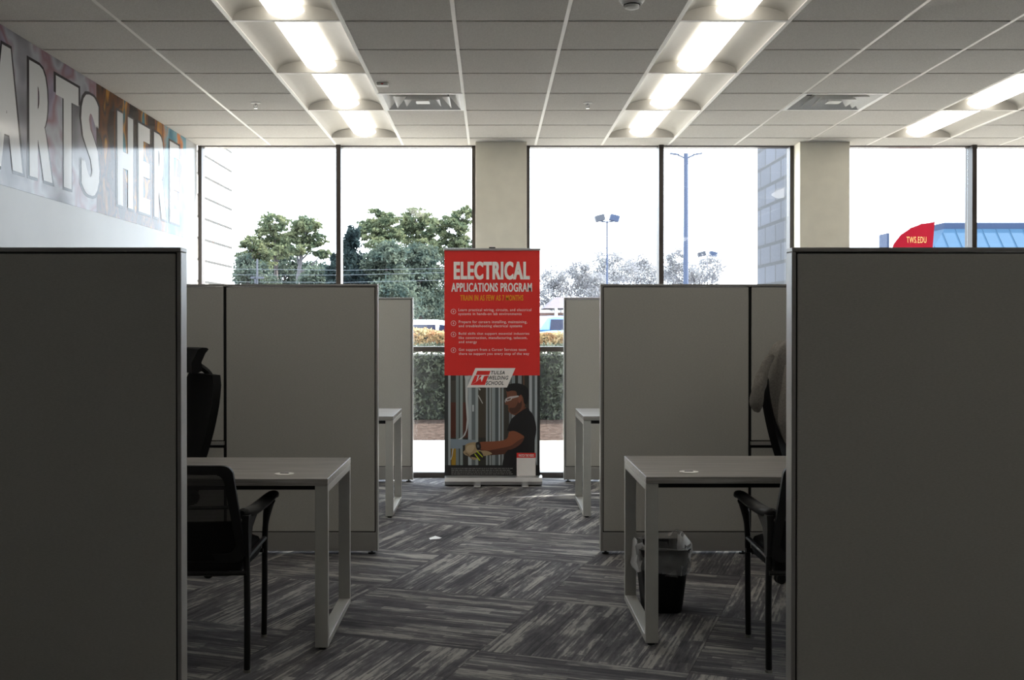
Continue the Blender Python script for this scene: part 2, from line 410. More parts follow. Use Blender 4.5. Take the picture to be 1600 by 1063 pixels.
# ================================================================ CEILING FIXTURES
def make_light():
    w, l, h = .61, 1.22, .085
    root = thing('ceiling_light', 'x', 'ceiling light')
    hs = MB(); n = 14
    # vaulted reflector, two halves seen either side of the lens
    sec = [(-w/2+.012, 0)] + [(-(w/2-.012)*math.cos(PI*i/n), h*math.sin(PI*i/n)**.8) for i in range(1, n)] + [(w/2-.012, 0)]
    top = [(x, z+.006) for x, z in reversed(sec)]
    hs.prism(sec+top, -l/2+.012, l/2-.012, 'y')
    hs.build('reflector', M['reflector'], root, smooth=True)
    for y in (-l/2+.012, l/2-.018): MB().prism([(-w/2+.012, 0)]+sec[1:-1]+[(w/2-.012, 0)], y, y+.006, 'y').build('end_plate', M['reflector'], root)
    f = MB()
    for a in (-1, 1):
        f.box(*sorted((a*w/2, a*(w/2-.014))), -l/2, l/2, 0, .01); f.box(-w/2, w/2, *sorted((a*l/2, a*(l/2-.014))), -.001, .01)
    f.build('frame', M['grid'], root)
    L = MB(); lw = .102
    sec2 = [(-lw*math.cos(PI*i/10), .050-.044*math.sin(PI*i/10)**1.6) for i in range(11)]+[(lw*.9, .07), (-lw*.9, .07)]
    L.prism(sec2, -l/2+.02, l/2-.02, 'y'); L.build('lens', M['lens'], root, smooth=True)
    return root
proto = make_light()
rowname = {2: 'left row of ceiling lights', 6: 'middle row of ceiling lights', 10: 'right row of ceiling lights'}
order = {2: ['nearest the window', 'second from the window', 'third from the window', 'fourth from the window', 'fifth from the window'], 6: ['nearest the window', 'second from the window', 'third from the window', 'fourth from the window', 'fifth from the window'], 10: ['nearest the window', 'second from the window', 'third from the window']}
vis = {2: 4, 6: 4, 10: 2}; first = True
for (x, y0, y1, c, k) in lights:
    if k >= vis[c]: continue
    o = proto if first else copy_tree(proto); first = False
    o.location = (x+.305, (y0+y1)/2, H)
    side = {2: 'the left row', 6: 'the middle row', 10: 'the far right row'}[c]
    n = {2: 4, 6: 4, 10: 2}[c]
    desc = ['nearest the window', 'second from the window', 'third from the window', 'cut by the photo top'][k]
    tag(o, 'long recessed ceiling light in %s, %s' % (side, desc), 'ceiling light', rowname[c])
# unseen lights added along the rows, out of view, to brighten camera-facing panels
for c, xs0 in ((2, -1.42), (6, 1.02), (10, 3.46)):
    for k in REAR[c]:
        y1 = 9.57-1.22*k
        o = copy_tree(proto); o.location = (xs0+.305, y1-.61, H)
        tag(o, 'unseen recessed ceiling light added out of view along %s' % {2: 'the left row', 6: 'the middle row', 10: 'the far right row'}[c], 'ceiling light', 'lights behind the camera')
# square vents
def make_vent():
    r = thing('ceiling_vent', 'x', 'air vent'); s = .305
    b = MB().box(-s+.01, s-.01, -s+.01, s-.01, .09, .10); b.build('backing', M['dark'], r)
    f = MB()
    for a in (-1, 1):
        f.box(*sorted((a*s, a*(s-.03))), -s, s, -.002, .008); f.box(-s, s, *sorted((a*s, a*(s-.03))), -.002, .008)
    f.build('frame', M['vent'], r)
    for (ro, ri, zo, zi) in ((.275, .19, .0, .085), (.205, .125, -.004, .075), (.13, .065, -.008, .06)):
        c = MB()
        O = [(ro, -ro), (ro, ro), (-ro, ro), (-ro, -ro)]; I = [(ri, -ri), (ri, ri), (-ri, ri), (-ri, -ri)]
        c.rings([[(x, y, zo) for x, y in O], [(x, y, zi) for x, y in I], [(x*.99, y*.99, zi+.003) for x, y in I], [(x*.97, y*.97, zo+.006) for x, y in O]], caps=False)
        c.build('louver', M['vent'], r)
    c = MB(); c.rings([[(-.05, -.05, -.004), (.05, -.05, -.004), (.05, .05, -.004), (-.05, .05, -.004)], [(-.03, -.03, .03), (.03, -.03, .03), (.03, .03, .03), (-.03, .03, .03)]]); c.build('center_cap', M['vent'], r)
    return r
v = make_vent(); v2 = copy_tree(v)
for o, (c, r_), lb in ((v, vents[0], 'square metal air vent in the ceiling between the left and middle light rows'), (v2, vents[1], 'square metal air vent in the ceiling above the right window pier')):
    o.location = (GX0+.61*c+.305, 9.57-.61*r_-.305, H); tag(o, lb, 'air vent', 'ceiling air vents')
def make_sprinkler():
    r = thing('sprinkler', 'x', 'sprinkler')
    MB().lathe([(.034, 0), (.036, -.004), (.02, -.008)], n=20).build('escutcheon', M['white'], r, smooth=True)
    m_ = MB().lathe([(.008, 0), (.008, -.02), (.004, -.022)], n=10)
    m_.tube([(-.012, 0, -.012), (-.014, 0, -.03), (0, 0, -.042)], .0022, 6).tube([(.012, 0, -.012), (.014, 0, -.03), (0, 0, -.042)], .0022, 6)
    m_.lathe([(.014, -.044), (.014, -.042)], n=12); m_.build('head', M['chrome'], r); return r
s1 = make_sprinkler(); s2 = copy_tree(s1)
s1.location = (X(400, 8.06), 8.06, H); tag(s1, 'small fire sprinkler head in the ceiling left of the left light row', 'sprinkler', 'fire sprinklers')
s2.location = (X(918, 8.06), 8.06, H); tag(s2, 'small fire sprinkler head in the ceiling between the vent and the middle light row', 'sprinkler', 'fire sprinklers')
r = thing('smoke_detector', 'round white smoke detector on the ceiling at the top edge of the photo', 'smoke detector', (X(985, 5.55), 5.50, H))
MB().lathe([(.065, 0), (.065, -.012), (.052, -.03)], n=28).build('base', M['white'], r, smooth=True)
MB().lathe([(.04, -.03), (.036, -.05), (.02, -.056)], n=24).build('sensor_cap', M['white'], r, smooth=True)
MB().lathe([(.043, -.033), (.043, -.037)], n=24).build('intake_slot', M['dark'], r)
r = thing('signal_box', 'small white ceiling box with a red mark beside the air vent', 'ceiling device', (X(598, 7.42), 7.42, H))
MB().rbox(-.04, .04, -.03, .03, -.02, 0, .006).build('housing', M['white'], r)
MB().prism([(-.012, -.006), (.012, -.006), (0, -.016)], -.0315, -.030, 'y').build('mark', M['redmark'], r)

# ================================================================ WALL GRAPHIC
def mural_mat():
    m, nt, b = newmat('printed_vinyl'); b.inputs['Roughness'].default_value = .22; b.inputs['Specular IOR Level'].default_value = .8
    tc = N(nt, 'ShaderNodeTexCoord'); sp = N(nt, 'ShaderNodeSeparateXYZ'); nt.links.new(tc.outputs['Object'], sp.inputs[0])
    def noise(s, det=2, loc=(0, 0, 0), sc=(1, 1, 1)):
        mp = N(nt, 'ShaderNodeMapping'); mp.inputs['Location'].default_value = loc; mp.inputs['Scale'].default_value = sc
        n = N(nt, 'ShaderNodeTexNoise', Scale=s, Detail=det); nt.links.new(tc.outputs['Object'], mp.inputs[0]); nt.links.new(mp.outputs[0], n.inputs['Vector']); return n.outputs['Fac']
    ra = ramp(nt, [(.34, lin(110, 108, 114)), (.44, lin(140, 138, 144)), (.51, lin(168, 168, 176)), (.57, lin(142, 112, 120)), (.62, lin(150, 140, 156)), (.7, lin(112, 100, 118))])
    nt.links.new(noise(2.2, 2), ra.inputs[0])
    rb = ramp(nt, [(.34, lin(34, 24, 22)), (.46, lin(58, 42, 34)), (.53, lin(110, 66, 36)), (.56, lin(60, 48, 44)), (.61, lin(190, 130, 50)), (.64, lin(70, 90, 96)), (.72, lin(60, 130, 140))])
    nt.links.new(noise(3.4, 2, (3, 4, 1), (1, 1, .6)), rb.inputs[0])
    rc = ramp(nt, [(.36, lin(60, 110, 130)), (.5, lin(120, 160, 170)), (.58, lin(200, 120, 60)), (.66, lin(90, 60, 60))]); nt.links.new(noise(4, 2, (9, 1, 5), (1, 1, .6)), rc.inputs[0])
    def step(a, bb):
        mr = N(nt, 'ShaderNodeMapRange'); mr.inputs['From Min'].default_value = a; mr.inputs['From Max'].default_value = bb; nt.links.new(sp.outputs['Y'], mr.inputs['Value']); return mr.outputs[0]
    m1 = N(nt, 'ShaderNodeMix', data_type='RGBA'); nt.links.new(step(7.40, 7.41), m1.inputs[0]); nt.links.new(ra.outputs[0], m1.inputs[6]); nt.links.new(rb.outputs[0], m1.inputs[7])
    m2 = N(nt, 'ShaderNodeMix', data_type='RGBA'); nt.links.new(step(8.7, 9.1), m2.inputs[0]); nt.links.new(m1.outputs[2], m2.inputs[6]); nt.links.new(rc.outputs[0], m2.inputs[7])
    nt.links.new(m2.outputs[2], b.inputs['Base Color']); return m
M['mural'] = gloss(mural_mat(), .72, .012, .11); M['mletter'] = mat('mural_letter', (208, 208, 208), .25, spec=.8, var=.005, scale=4)
M['mshadow'] = gloss(mat('mural_letter_edge', (62, 58, 60), .25, spec=.8, var=.1, scale=4), .72, .012, .11); gloss(M['mletter'], .72, .012, .11)
mur = tag(MB().box(XL, XL+.002, 4.4, 9.58, 2.18, H-.002).build('wall_mural', M['mural']), 'printed mural band with big pale letters high on the left wall', 'mural')
for ch, y0, y1 in (('T', 5.45, 5.74), ('A', 5.86, 6.20), ('R', 6.35, 6.63), ('T', 6.74, 7.05), ('S', 7.15, 7.43), ('H', 7.84, 8.13), ('E', 8.30, 8.54), ('R', 8.69, 8.96), ('E', 9.11, 9.34)):
    text_mesh('letter_outline', ch, y0-.02, y1+.022, 2.262, 2.975, XL+.003, M['mshadow'], mur, bold=.02, plane='yz', fat=.11)
    text_mesh('letter', ch, y0, y1, 2.28, 2.957, XL+.0045, M['mletter'], mur, bold=.02, plane='yz', fat=.09)

# ================================================================ CUBICLE PANELS
def panel(x0, x1, yf, label, group, belt=False, feet=(.04, .04), ends=(True, True)):
    T = .068; P_ = 1.658; w = x1-x0
    r = thing('cubicle_panel', label, 'cubicle panel', ((x0+x1)/2, yf+T/2, 0), 0, group)
    h = w/2; t2 = T/2; tr = .014
    fr = MB()
    tl, tr_ = (tr if ends[0] else .003), (tr if ends[1] else .003)
    fr.box(-h, -h+tr, -t2+(0 if ends[0] else .012), t2-(0 if ends[0] else .012), .02, P_-.0145, 0 if ends[0] else 1).box(h-tr, h, -t2+(0 if ends[1] else .012), t2-(0 if ends[1] else .012), .02, P_-.0145, 0 if ends[1] else 1).box(-h, h, -t2-.001, t2+.001, P_-.014, P_)
    fr.build('frame', [M['trim'], M['gap']], r, bevel=.0025)
    MB().box(-h+tr, h-tr, -t2+.012, t2-.012, .03, P_-.016).build('core', M['gap'], r)
    for s in (-1, 1):
        segs = [(.142, P_-.020)] if not belt else [(.142, .655), (.70, P_-.020)]
        for za, zb in segs:
            ya, yb = sorted((s*(t2-.011), s*(t2-.002)))
            MB().box(-h+tl+.005, h-tr_-.005, ya, yb, za, zb).build('fabric_tile', M['fabric'], r, bevel=.003)
        if belt:
            ya, yb = sorted((s*(t2-.012), s*(t2+.012)))
            MB().box(-h+tl, h-tr_, ya, yb, .672, .694).build('belt_rail', M['trim'], r, bevel=.002)
        ya, yb = sorted((s*(t2-.012), s*(t2+.001)))
        MB().box(-h+tl, h-tr_, ya, yb, .022, .136).build('base_cover', M['trim'], r, bevel=.003)
    for fx in (-h+feet[0], h-feet[1]):
        MB().lathe([(.007, .035), (.007, .012), (.022, .009), (.024, .0)], (fx, 0, 0), 14).build('leveling_foot', M['black'], r)
    return r
panel(-2.23, -1.014, 3.54, 'tall grey fabric cubicle panel filling the left foreground', 'foreground cubicle panels')
panel(.985, 2.205, 3.54, 'tall grey fabric cubicle panel filling the right foreground', 'foreground cubicle panels')
panel(-1.628, -.693, 6.62, 'grey fabric cubicle panel behind the left desk, its end at the aisle', 'middle cubicle panels', ends=(False, True))
panel(-2.565, -1.630, 6.62, 'grey cubicle panel with a belt rail behind the left high-back chair', 'middle cubicle panels', True, ends=(True, False))
panel(.672, 1.586, 6.62, 'grey fabric cubicle panel behind the right desk, its end at the aisle', 'middle cubicle panels', feet=(.035, .035), ends=(True, False))
panel(1.588, 2.50, 6.62, 'grey cubicle panel with a belt rail behind the chair draped with a jacket', 'middle cubicle panels', True, ends=(False, True))
panel(-1.64, -.70, 9.70, 'far grey cubicle panel by the window, left of the banner', 'far cubicle panels')
panel(.655, 1.595, 9.70, 'far grey cubicle panel by the window, right of the banner', 'far cubicle panels')

# ================================================================ DESKS
def make_desk():
    # local origin at floor, right end towards +x, front edge at y=0
    w, d = 1.52, .765
    r = thing('desk', 'x', 'desk')
    MB().box(-w/2, w/2, 0, d, .712, .742).build('desktop', M['wood'], r, bevel=.002)
    gm = MB().lathe([(.042, 0), (.043, .003), (.034, .004)], (w/2-.215, .15, .742), 24)
    gr = gm.build('grommet', M['grommet'], r, smooth=True)
    MB().rbox(w/2-.235, w/2-.195, .141, .159, .7455, .7475, .006).build('slot', M['dark'], gr)
    for s in (-1, 1):
        a, b = sorted((s*w/2, s*(w/2-.056)))
        m_ = MB()
        m_.box(a, b, .004, .034, .012, .711).box(a, b, d-.034, d-.004, .012, .711)
        m_.box(a, b, .034, d-.034, .012, .042).box(a, b, .034, d-.034, .682, .711)
        l = m_.build('leg_frame', M['legm'], r, bevel=.002)
        for y in (.03, d-.03): MB().lathe([(.016, 0), (.016, .008), (.006, .012)], ((a+b)/2, y, 0), 12).build('foot', M['rubber'], l)
    MB().box(-w/2+.056, w/2-.056, .10, .14, .680, .711).box(-w/2+.056, w/2-.056, d-.14, d-.10, .680, .711).build('crossbar', M['dark'], r)
    m_ = MB()
    for s in (-1, 1):
        for y in (.06, .64): m_.prism([(s*(w/2-.057), .7115), (s*(w/2-.057), .690), (s*(w/2-.15), .706), (s*(w/2-.15), .7115)], y, y+.03, 'y')
    m_.build('bracket', M['dark'], r)
    return r
d0 = make_desk()
for i, (cx, cy, mir, lb) in enumerate(((-.703-.76, 4.655, 1, 'grey wood-grain desk with square metal legs in the left cubicle nearest the camera'),
        (.677+.76, 4.72, -1, 'grey wood-grain desk with square metal legs over the waste bin'),
        (-.713-.76, 7.88, 1, 'far grey desk by the left window, mostly hidden behind the middle panel'),
        (.675+.76, 7.89, -1, 'far grey desk by the right window, mostly hidden behind the middle panel'))):
    o = d0 if i == 0 else copy_tree(d0)
    o.location = (cx, cy, 0); tag(o, lb, 'desk', 'desks in the cubicles')
    if mir < 0:
        for ch in o.children:
            if ch.name.startswith('grommet'): ch.location.x = -2*(.76-.215)

# ================================================================ CHAIRS
def make_guest():
    r = thing('guest_chair', 'x', 'chair')
    for s in (-1, 1):
        lg = MB().tube(smoothpts([(s*.276, -.255, .004), (s*.273, -.235, .22), (s*.262, -.20, .46), (s*.258, -.20, .53)], 4), .0155, 10, flat=.85).build('leg', M['blackm'], r, smooth=True)
        MB().lathe([(.015, 0), (.016, .012)], (s*.276, -.255, 0), 12).build('glide', M['greyfoot'], lg)
        fp = smoothpts([(s*.240, .245, .004), (s*.244, .24, .25), (s*.246, .235, .44), (s*.252, .232, .53), (s*.266, .215, .59), (s*.282, .195, .625)], 4)
        lg = MB().tube(fp, [.0145]*12+[.016, .018, .02, .021, .022, .022, .022, .022, .022][:len(fp)-12], 10, flat=.9).build('leg', M['blackm'], r, smooth=True)
        MB().lathe([(.014, 0), (.015, .012)], (s*.240, .245, 0), 12).build('glide', M['greyfoot'], lg)
        ap = smoothpts([(.250, -.225, .635), (.262, -.16, .632), (.270, -.06, .632), (.280, .06, .640), (.290, .16, .652), (.292, .215, .652), (.288, .245, .636)], 4)
        R = []
        for i, p in enumerate(ap):
            u = i/(len(ap)-1); w = .020+.014*math.sin(PI*min(1, u*1.15)); hh = .012+.012*(1-u)
            if i in (0, len(ap)-1): w, hh = w*.5, hh*.6
            R.append([(s*(p.x+w*math.cos(a)), p.y, p.z+hh*math.sin(a)) for a in [2*PI*k/14 for k in range(14)]])
        ar = MB().rings(R)
        R = []
        for z, ya, yb, xx in ((.46, -.222, -.178, .262), (.52, -.225, -.17, .262), (.57, -.23, -.145, .262), (.60, -.235, -.09, .264), (.63, -.235, -.02, .266)):
            R.append([(s*(xx-.014), ya, z), (s*(xx+.014), ya, z), (s*(xx+.014), yb, z), (s*(xx-.014), yb, z)])
        ar.rings(R).build('armrest', M['black'], r, smooth=True)
    sf = MB()
    for s in (-1, 1): sf.tube([(s*.262, -.205, .45), (s*.246, .238, .45)], .011, 8)
    sf.tube([(-.268, -.225, .395), (.268, -.225, .395)], .010, 8).tube([(-.262, .20, .40), (.246, .20, .40)], .010, 8)
    sf.build('seat_frame', M['blackm'], r, smooth=True)
    MB().rbox(-.243, .243, -.235, .245, .375, .475, .07, n=6).build('seat', M['blacks'], r, smooth=True)
    # backrest: ring frame on a leaning, slightly curved surface
    def bp(x, z):  # x -.25...25, z .46...84
        t = (z-.46)/.38
        return (x, -.215 - .085*t - .03*(1-(x/.26)**2) + .02*math.sin(t*PI), z)
    def outline(e):
        pts = []; w0, w1, z0, z1, rr = .262-e, .232-e, .44+e, .845-e, .040
        for cx, cz, a in ((w1-rr, z1-rr, 0), (-w1+rr, z1-rr, PI/2), (-w0+rr, z0+rr, PI), (w0-rr, z0+rr, 1.5*PI)):
            for k in range(7):
                t = a+PI/2*k/6; pts.append((cx+rr*math.cos(t), cz+rr*math.sin(t)))
        return pts
    ring = MB(); A = outline(0); B = outline(.036)
    ring.rings([[tuple(Vector(bp(*p))+Vector((0, dy, 0))) for p in Q] for Q, dy in ((A, -.010), (A, .010), (B, .012), (B, -.012), (A, -.010))], caps=False)
    bk = ring.build('backrest', M['black'], r, smooth=True)
    lo = MB()
    lo.rings([[tuple(Vector(bp(x, z))+Vector((0, dy, 0))) for x in np.linspace(-.240, .240, 13)] for z, dy in ((.45, .0), (.50, -.008), (.57, -.008), (.61, 0))], caps=False, closed=False)
    lo.build('lower_back', M['blacks'], bk, smooth=True)
    ms = MB()
    ms.rings([[bp(x, z) for x in np.linspace(-.216, .216, 13)] for z in np.linspace(.50, .82, 10)], caps=False, closed=False)
    ms.build('mesh_panel', M['mesh'], bk, smooth=True)
    lu = MB().tube([bp(x, .665)[:1]+(bp(x, .665)[1]+.014, .665) for x in np.linspace(-.2, .2, 9)], .016, 8, flat=.5)
    lu.build('lumbar_bar', M['black'], bk, smooth=True)
    return r
c1 = make_guest(); c2 = copy_tree(c1)
c1.location = (-1.262, 4.62, 0); tag(c1, 'black mesh-back armchair with tube legs facing the left desk', 'chair', 'guest chairs')
c2.location = (1.400, 4.62, 0); tag(c2, 'black mesh-back armchair with tube legs facing the right desk', 'chair', 'guest chairs')

def make_task():
    r = thing('office_chair', 'x', 'office chair')
    b = MB(); b.lathe([(.035, .06), (.045, .10), (.03, .12)], n=16)
    base = None; cas = []
    for k in range(5):
        a = 2*PI*k/5 + PI/2 + .2
        e = Vector((math.cos(a), math.sin(a), 0))
        b.tube([e*.02+Vector((0, 0, .095)), e*.17+Vector((0, 0, .085)), e*.32+Vector((0, 0, .07))], [.026, .020, .015], 8)
        cas.append(e*.325)
    base = b.build('star_base', M['black'], r, smooth=True)
    for e in cas:
        c = MB().tube([e+Vector((0, 0, .07)), e+Vector((0, 0, .045))], .006, 6)
        pr = Vector((-e.y, e.x, 0)).normalized()
        for s in (-1, 1):
            q = e+pr*s*.013+Vector((0, 0, .028)); c.tube([q-pr*.009, q-pr*.006, q+pr*.006, q+pr*.009], [.022, .028, .028, .022], 16)
        c.build('caster', M['black'], base, smooth=True)
    MB().lathe([(.027, .11), (.027, .26), (.016, .27), (.016, .40)], n=14).build('gas_lift', M['black'], r, smooth=True)
    MB().rbox(-.11, .11, -.13, .11, .395, .425, .03).build('tilt_mechanism', M['black'], r)
    MB().rbox(-.25, .25, -.23, .26, .425, .505, .08, n=6).build('seat', M['blacks'], r, smooth=True)
    def bp(x, z):
        t = (z-.55)/.58; return Vector((x, -.215-.115*t-.02*math.sin(t*PI)+.25*x*x, z))
    R = []
    for z in np.linspace(.55, 1.13, 12):
        t = (z-.55)/.58; w = (.17+.07*min(1, t*1.4))*(1-.35*max(0, t-.9)*10*.5)
        xs = np.linspace(-w, w, 11)
        R.append([tuple(bp(x, z)+Vector((0, .022, 0))) for x in xs] + [tuple(bp(x, z)-Vector((0, .022, 0))) for x in xs[::-1]])
    MB().rings(R).build('backrest', M['blacks'], r, smooth=True)
    MB().tube(smoothpts([(0, -.08, .41), (0, -.24, .43), (0, -.29, .55), (0, -.34, .85), (0, -.385, 1.08)], 5), [.03]*21, 8, flat=.5).build('spine', M['black'], r, smooth=True)
    MB().tube(smoothpts([(0, -.375, 1.08), (0, -.34, 1.14), (0, -.27, 1.19)], 5), .018, 8).build('headrest_stem', M['black'], r, smooth=True)
    R = []
    for z, y, t in ((1.14, -.235, .016), (1.155, -.25, .03), (1.20, -.245, .028), (1.25, -.27, .026), (1.272, -.285, .03), (1.28, -.29, .014)):
        xs = np.linspace(-.14, .14, 9)
        R.append([(x, y+t+.9*x*x, z) for x in xs]+[(x, y-t+.9*x*x, z) for x in xs[::-1]])
    MB().rings(R).build('headrest', M['blacks'], r, smooth=True)
    for s in (-1, 1):
        a = MB().tube([(s*.20, -.02, .42), (s*.29, -.02, .42), (s*.30, -.03, .50), (s*.30, -.03, .66)], .016, 8)
        a.rbox(s*.30-.04, s*.30+.04, -.15, .11, .66, .69, .03); a.build('armrest', M['black'], r, smooth=True)
    return r
t1 = make_task(); t2 = copy_tree(t1)
t1.location = (-1.89, 5.95, 0); t1.rotation_euler.z = PI/2+.6; tag(t1, 'black high-back office chair with headrest behind the left desk', 'office chair', 'office chairs')
t2.location = (1.89, 5.95, 0); t2.rotation_euler.z = -PI/2-.6; tag(t2, 'black high-back office chair with a grey jacket hung over it', 'office chair', 'office chairs')
# jacket draped over the right chair: body over the top, sleeve hanging on the aisle side
def make_jacket():
    r = thing('jacket', 'grey fleece jacket draped over the high-back chair behind the right desk', 'jacket', t2.location, t2.rotation_euler.z)
    R = []; n = 56
    for z, w, d, cx, cy in ((1.318, .04, .03, .02, -.25), (1.31, .11, .06, .02, -.25), (1.285, .165, .085, .01, -.255), (1.24, .195, .10, .0, -.26), (1.17, .205, .11, -.0, -.27), (1.10, .21, .12, .0, -.28), (1.03, .212, .125, -.0, -.28), (.97, .205, .125, -.01, -.27), (.90, .19, .12, -.03, -.25), (.84, .17, .115, -.05, -.24), (.79, .15, .11, -.07, -.23)):
        row = []; t = (1.32-z)/.53
        for k in range(n):
            a = 2*PI*k/n; q = 1+(.05*math.sin(5*a+2+2*t)+.045*math.sin(9*a+5*t)+.02*math.sin(17*a-3*t))*min(1, .3+t)
            row.append((cx+w*q*math.cos(a), cy+d*q*math.sin(a), z-.04*t*math.cos(a+.4)+.008*math.sin(6*a)))
        R.append(row)
    m_ = MB().rings(R, caps=False); m_.f.append(tuple(range(n-1, -1, -1))); m_.m.append(0)
    b_ = m_.build('jacket_body', M['jacket'], r, smooth=True)
    q = b_.modifiers.new('sub', 'SUBSURF'); q.levels = q.render_levels = 1
    inv = (Matrix.Translation(t2.location) @ Matrix.Rotation(t2.rotation_euler.z, 4, 'Z')).inverted()
    for pts, rad in (([(1203, 556, 5.86), (1193, 580, 5.84), (1186, 605, 5.83), (1182, 628, 5.84), (1183, 643, 5.86)], [.026, .033, .040, .040, .020]),
                     ([(1238, 570, 5.80), (1232, 620, 5.76), (1230, 660, 5.76), (1234, 690, 5.78)], [.04, .05, .052, .03])):
        pp = smoothpts([inv @ Vector(P(*p)) for p in pts], 4)
        rs = [float(np.interp(i/(len(pp)-1), np.linspace(0, 1, len(rad)), rad)) for i in range(len(pp))]
        R = []
        for i, p in enumerate(pp):
            R.append([(p.x+rs[i]*(1+.07*math.sin(3*a+i))*math.cos(a), p.y+rs[i]*.9*(1+.07*math.sin(4*a-i))*math.sin(a), p.z+.006*math.sin(2*a+i)) for a in [2*PI*k/18 for k in range(18)]])
        MB().rings(R).build('sleeve', M['jacket'], r, smooth=True)
make_jacket()

# ================================================================ WASTE BIN
bx, by = .845, 5.36
r = thing('waste_bin', 'black plastic waste bin under the right desk', 'waste bin', (bx, by, 0))
def rr(w, d, z, n=6, q=.04):
    pts = []
    for cx, cy, a in ((w-q, d-q, 0), (-w+q, d-q, PI/2), (-w+q, -d+q, PI), (w-q, -d+q, 1.5*PI)):
        for k in range(n+1):
            t = a+PI/2*k/n; pts.append((cx+q*math.cos(t), cy+q*math.sin(t), z))
    return pts
MB().rings([rr(.088, .10, 0), rr(.092, .105, .01), rr(.122, .145, .31), rr(.128, .15, .318), rr(.118, .14, .316), rr(.09, .10, .012)]).build('bin_body', M['black'], r, smooth=True)
def bag_mat():
    m, nt, b = newmat('clear_bag'); b.inputs['Base Color'].default_value = (.75, .75, .75, 1); b.inputs['Roughness'].default_value = .25
    b.inputs['Specular IOR Level'].default_value = .8
    tc = N(nt, 'ShaderNodeTexCoord'); nz = N(nt, 'ShaderNodeTexNoise', Scale=16, Detail=5)
    nt.links.new(tc.outputs['Object'], nz.inputs['Vector']); lw = N(nt, 'ShaderNodeLayerWeight', Blend=.35); ad = N(nt, 'ShaderNodeMath', operation='MULTIPLY_ADD')
    ad.inputs[1].default_value = .45; nt.links.new(nz.outputs['Fac'], ad.inputs[0]); nt.links.new(lw.outputs['Facing'], ad.inputs[2])
    r_ = ramp(nt, [(.15, (.10, .10, .10)), (.9, (.8, .8, .8))]); nt.links.new(ad.outputs[0], r_.inputs[0])
    bpn = N(nt, 'ShaderNodeBump', Strength=1, Distance=.01); nt.links.new(nz.outputs['Fac'], bpn.inputs['Height']); nt.links.new(bpn.outputs[0], b.inputs['Normal'])
    t = N(nt, 'ShaderNodeBsdfTransparent'); mx = N(nt, 'ShaderNodeMixShader'); nt.links.new(r_.outputs[0], mx.inputs[0])
    nt.links.new(t.outputs[0], mx.inputs[1]); nt.links.new(b.outputs[0], mx.inputs[2]); nt.links.new(mx.outputs[0], nt.nodes['Material Output'].inputs[0]); return m
M['bag'] = bag_mat()
R = []
base = rr(1, 1, 0, 8, .55)
for (w, d, z, am) in ((.105, .128, .19, .004), (.112, .136, .28, .006), (.118, .143, .318, .006), (.128, .152, .334, .006), (.134, .157, .326, .006), (.134, .157, .29, .006), (.134, .157, .255, .008), (.132, .154, .225, .010), (.126, .147, .205, .010)):
    row = []
    for k, p in enumerate(base):
        a_ = k/len(base)*2*PI; q = am*(math.sin(a_*7+z*30)+.6*math.sin(a_*13-z*50))
        lift = (.010*math.sin(a_*2+.6)+.005*math.sin(a_*9)) if z > .3 else .014*math.sin(a_*3+2)
        row.append((p[0]*(w+q), p[1]*(d+q), z+lift+(.02*max(0, math.cos(a_-.6)) if z > .3 else 0)))
    R.append(row)
b_ = tag(MB().rings(R, caps=False).build('bin_liner', M['bag'], None, smooth=True, fix=False, loc=(bx, by, 0)), 'clear plastic liner bag folded over the black waste bin', 'bin liner')

# small thin white patch laid on the aisle carpet
tag(MB().add([(0, 0, .002), (.06, .005, .006), (.075, .05, .003), (.03, .07, .012), (-.01, .04, .003)], [(0, 1, 4), (1, 3, 4), (1, 2, 3)]).build('paper_scrap', M['white'], None, loc=(X(672, 7.08), 7.08, 0), fix=False), 'tiny white patch on the aisle carpet', 'paper')

# ================================================================ BANNER
def solid(name, rgb, rough=.45): return mat(name, rgb, rough, var=.01)
B_RED = solid('banner_red', (232, 44, 38)); B_WHITE = solid('banner_white', (250, 244, 240)); B_YEL = solid('banner_yellow', (240, 160, 20)); B_BLK = solid('banner_black', (22, 21, 22))
YBn = 9.50; YS = YBn-.002
ban = thing('roll_up_banner', 'red roll-up banner stand reading ELECTRICAL APPLICATIONS PROGRAM before the window', 'banner', (0, 0, 0))
xb0, xb1 = X(694.5, YBn), X(843.5, YBn); zt = Z(391, YBn); zb = .075; zm = Z(587, YBn)
MB().box(xb0, xb1, YBn, YBn+.0012, zm, zt).build('banner_sheet', B_RED, ban)
MB().box(xb0, xb1, YBn+.0016, YBn+.0024, zb, zt).build('grey_backing', solid('banner_back', (120, 120, 120)), ban)
bs = MB(); sec = [(9.45, .0), (9.44, .03), (9.455, .062), (9.49, .075), (9.55, .072), (9.575, .05), (9.58, .0)]
bs.prism([(y, z+.012) for y, z in sec], X(695, 9.48), X(847, 9.48), 'x'); bs.build('base', M['alu'], ban, smooth=True)
for px_ in (746, 820): MB().rbox(X(px_, 9.5)-.03, X(px_, 9.5)+.03, 9.36, 9.66, 0, .014, .012).build('foot', M['alu'], ban)
MB().box(xb0-.006, xb1+.006, YBn-.012, YBn+.016, zt-.004, zt+.016).build('top_rail', M['alu'], ban, bevel=.003)
MB().tube([(X(769, YBn), 9.53, .07), (X(769, YBn), 9.53, zt+.02)], .008, 10).build('support_pole', M['blackm'], ban)
MB().rbox(X(764, YBn), X(774, YBn), 9.495, 9.535, zt+.016, zt+.026, .004).build('pole_clip', M['black'], ban)
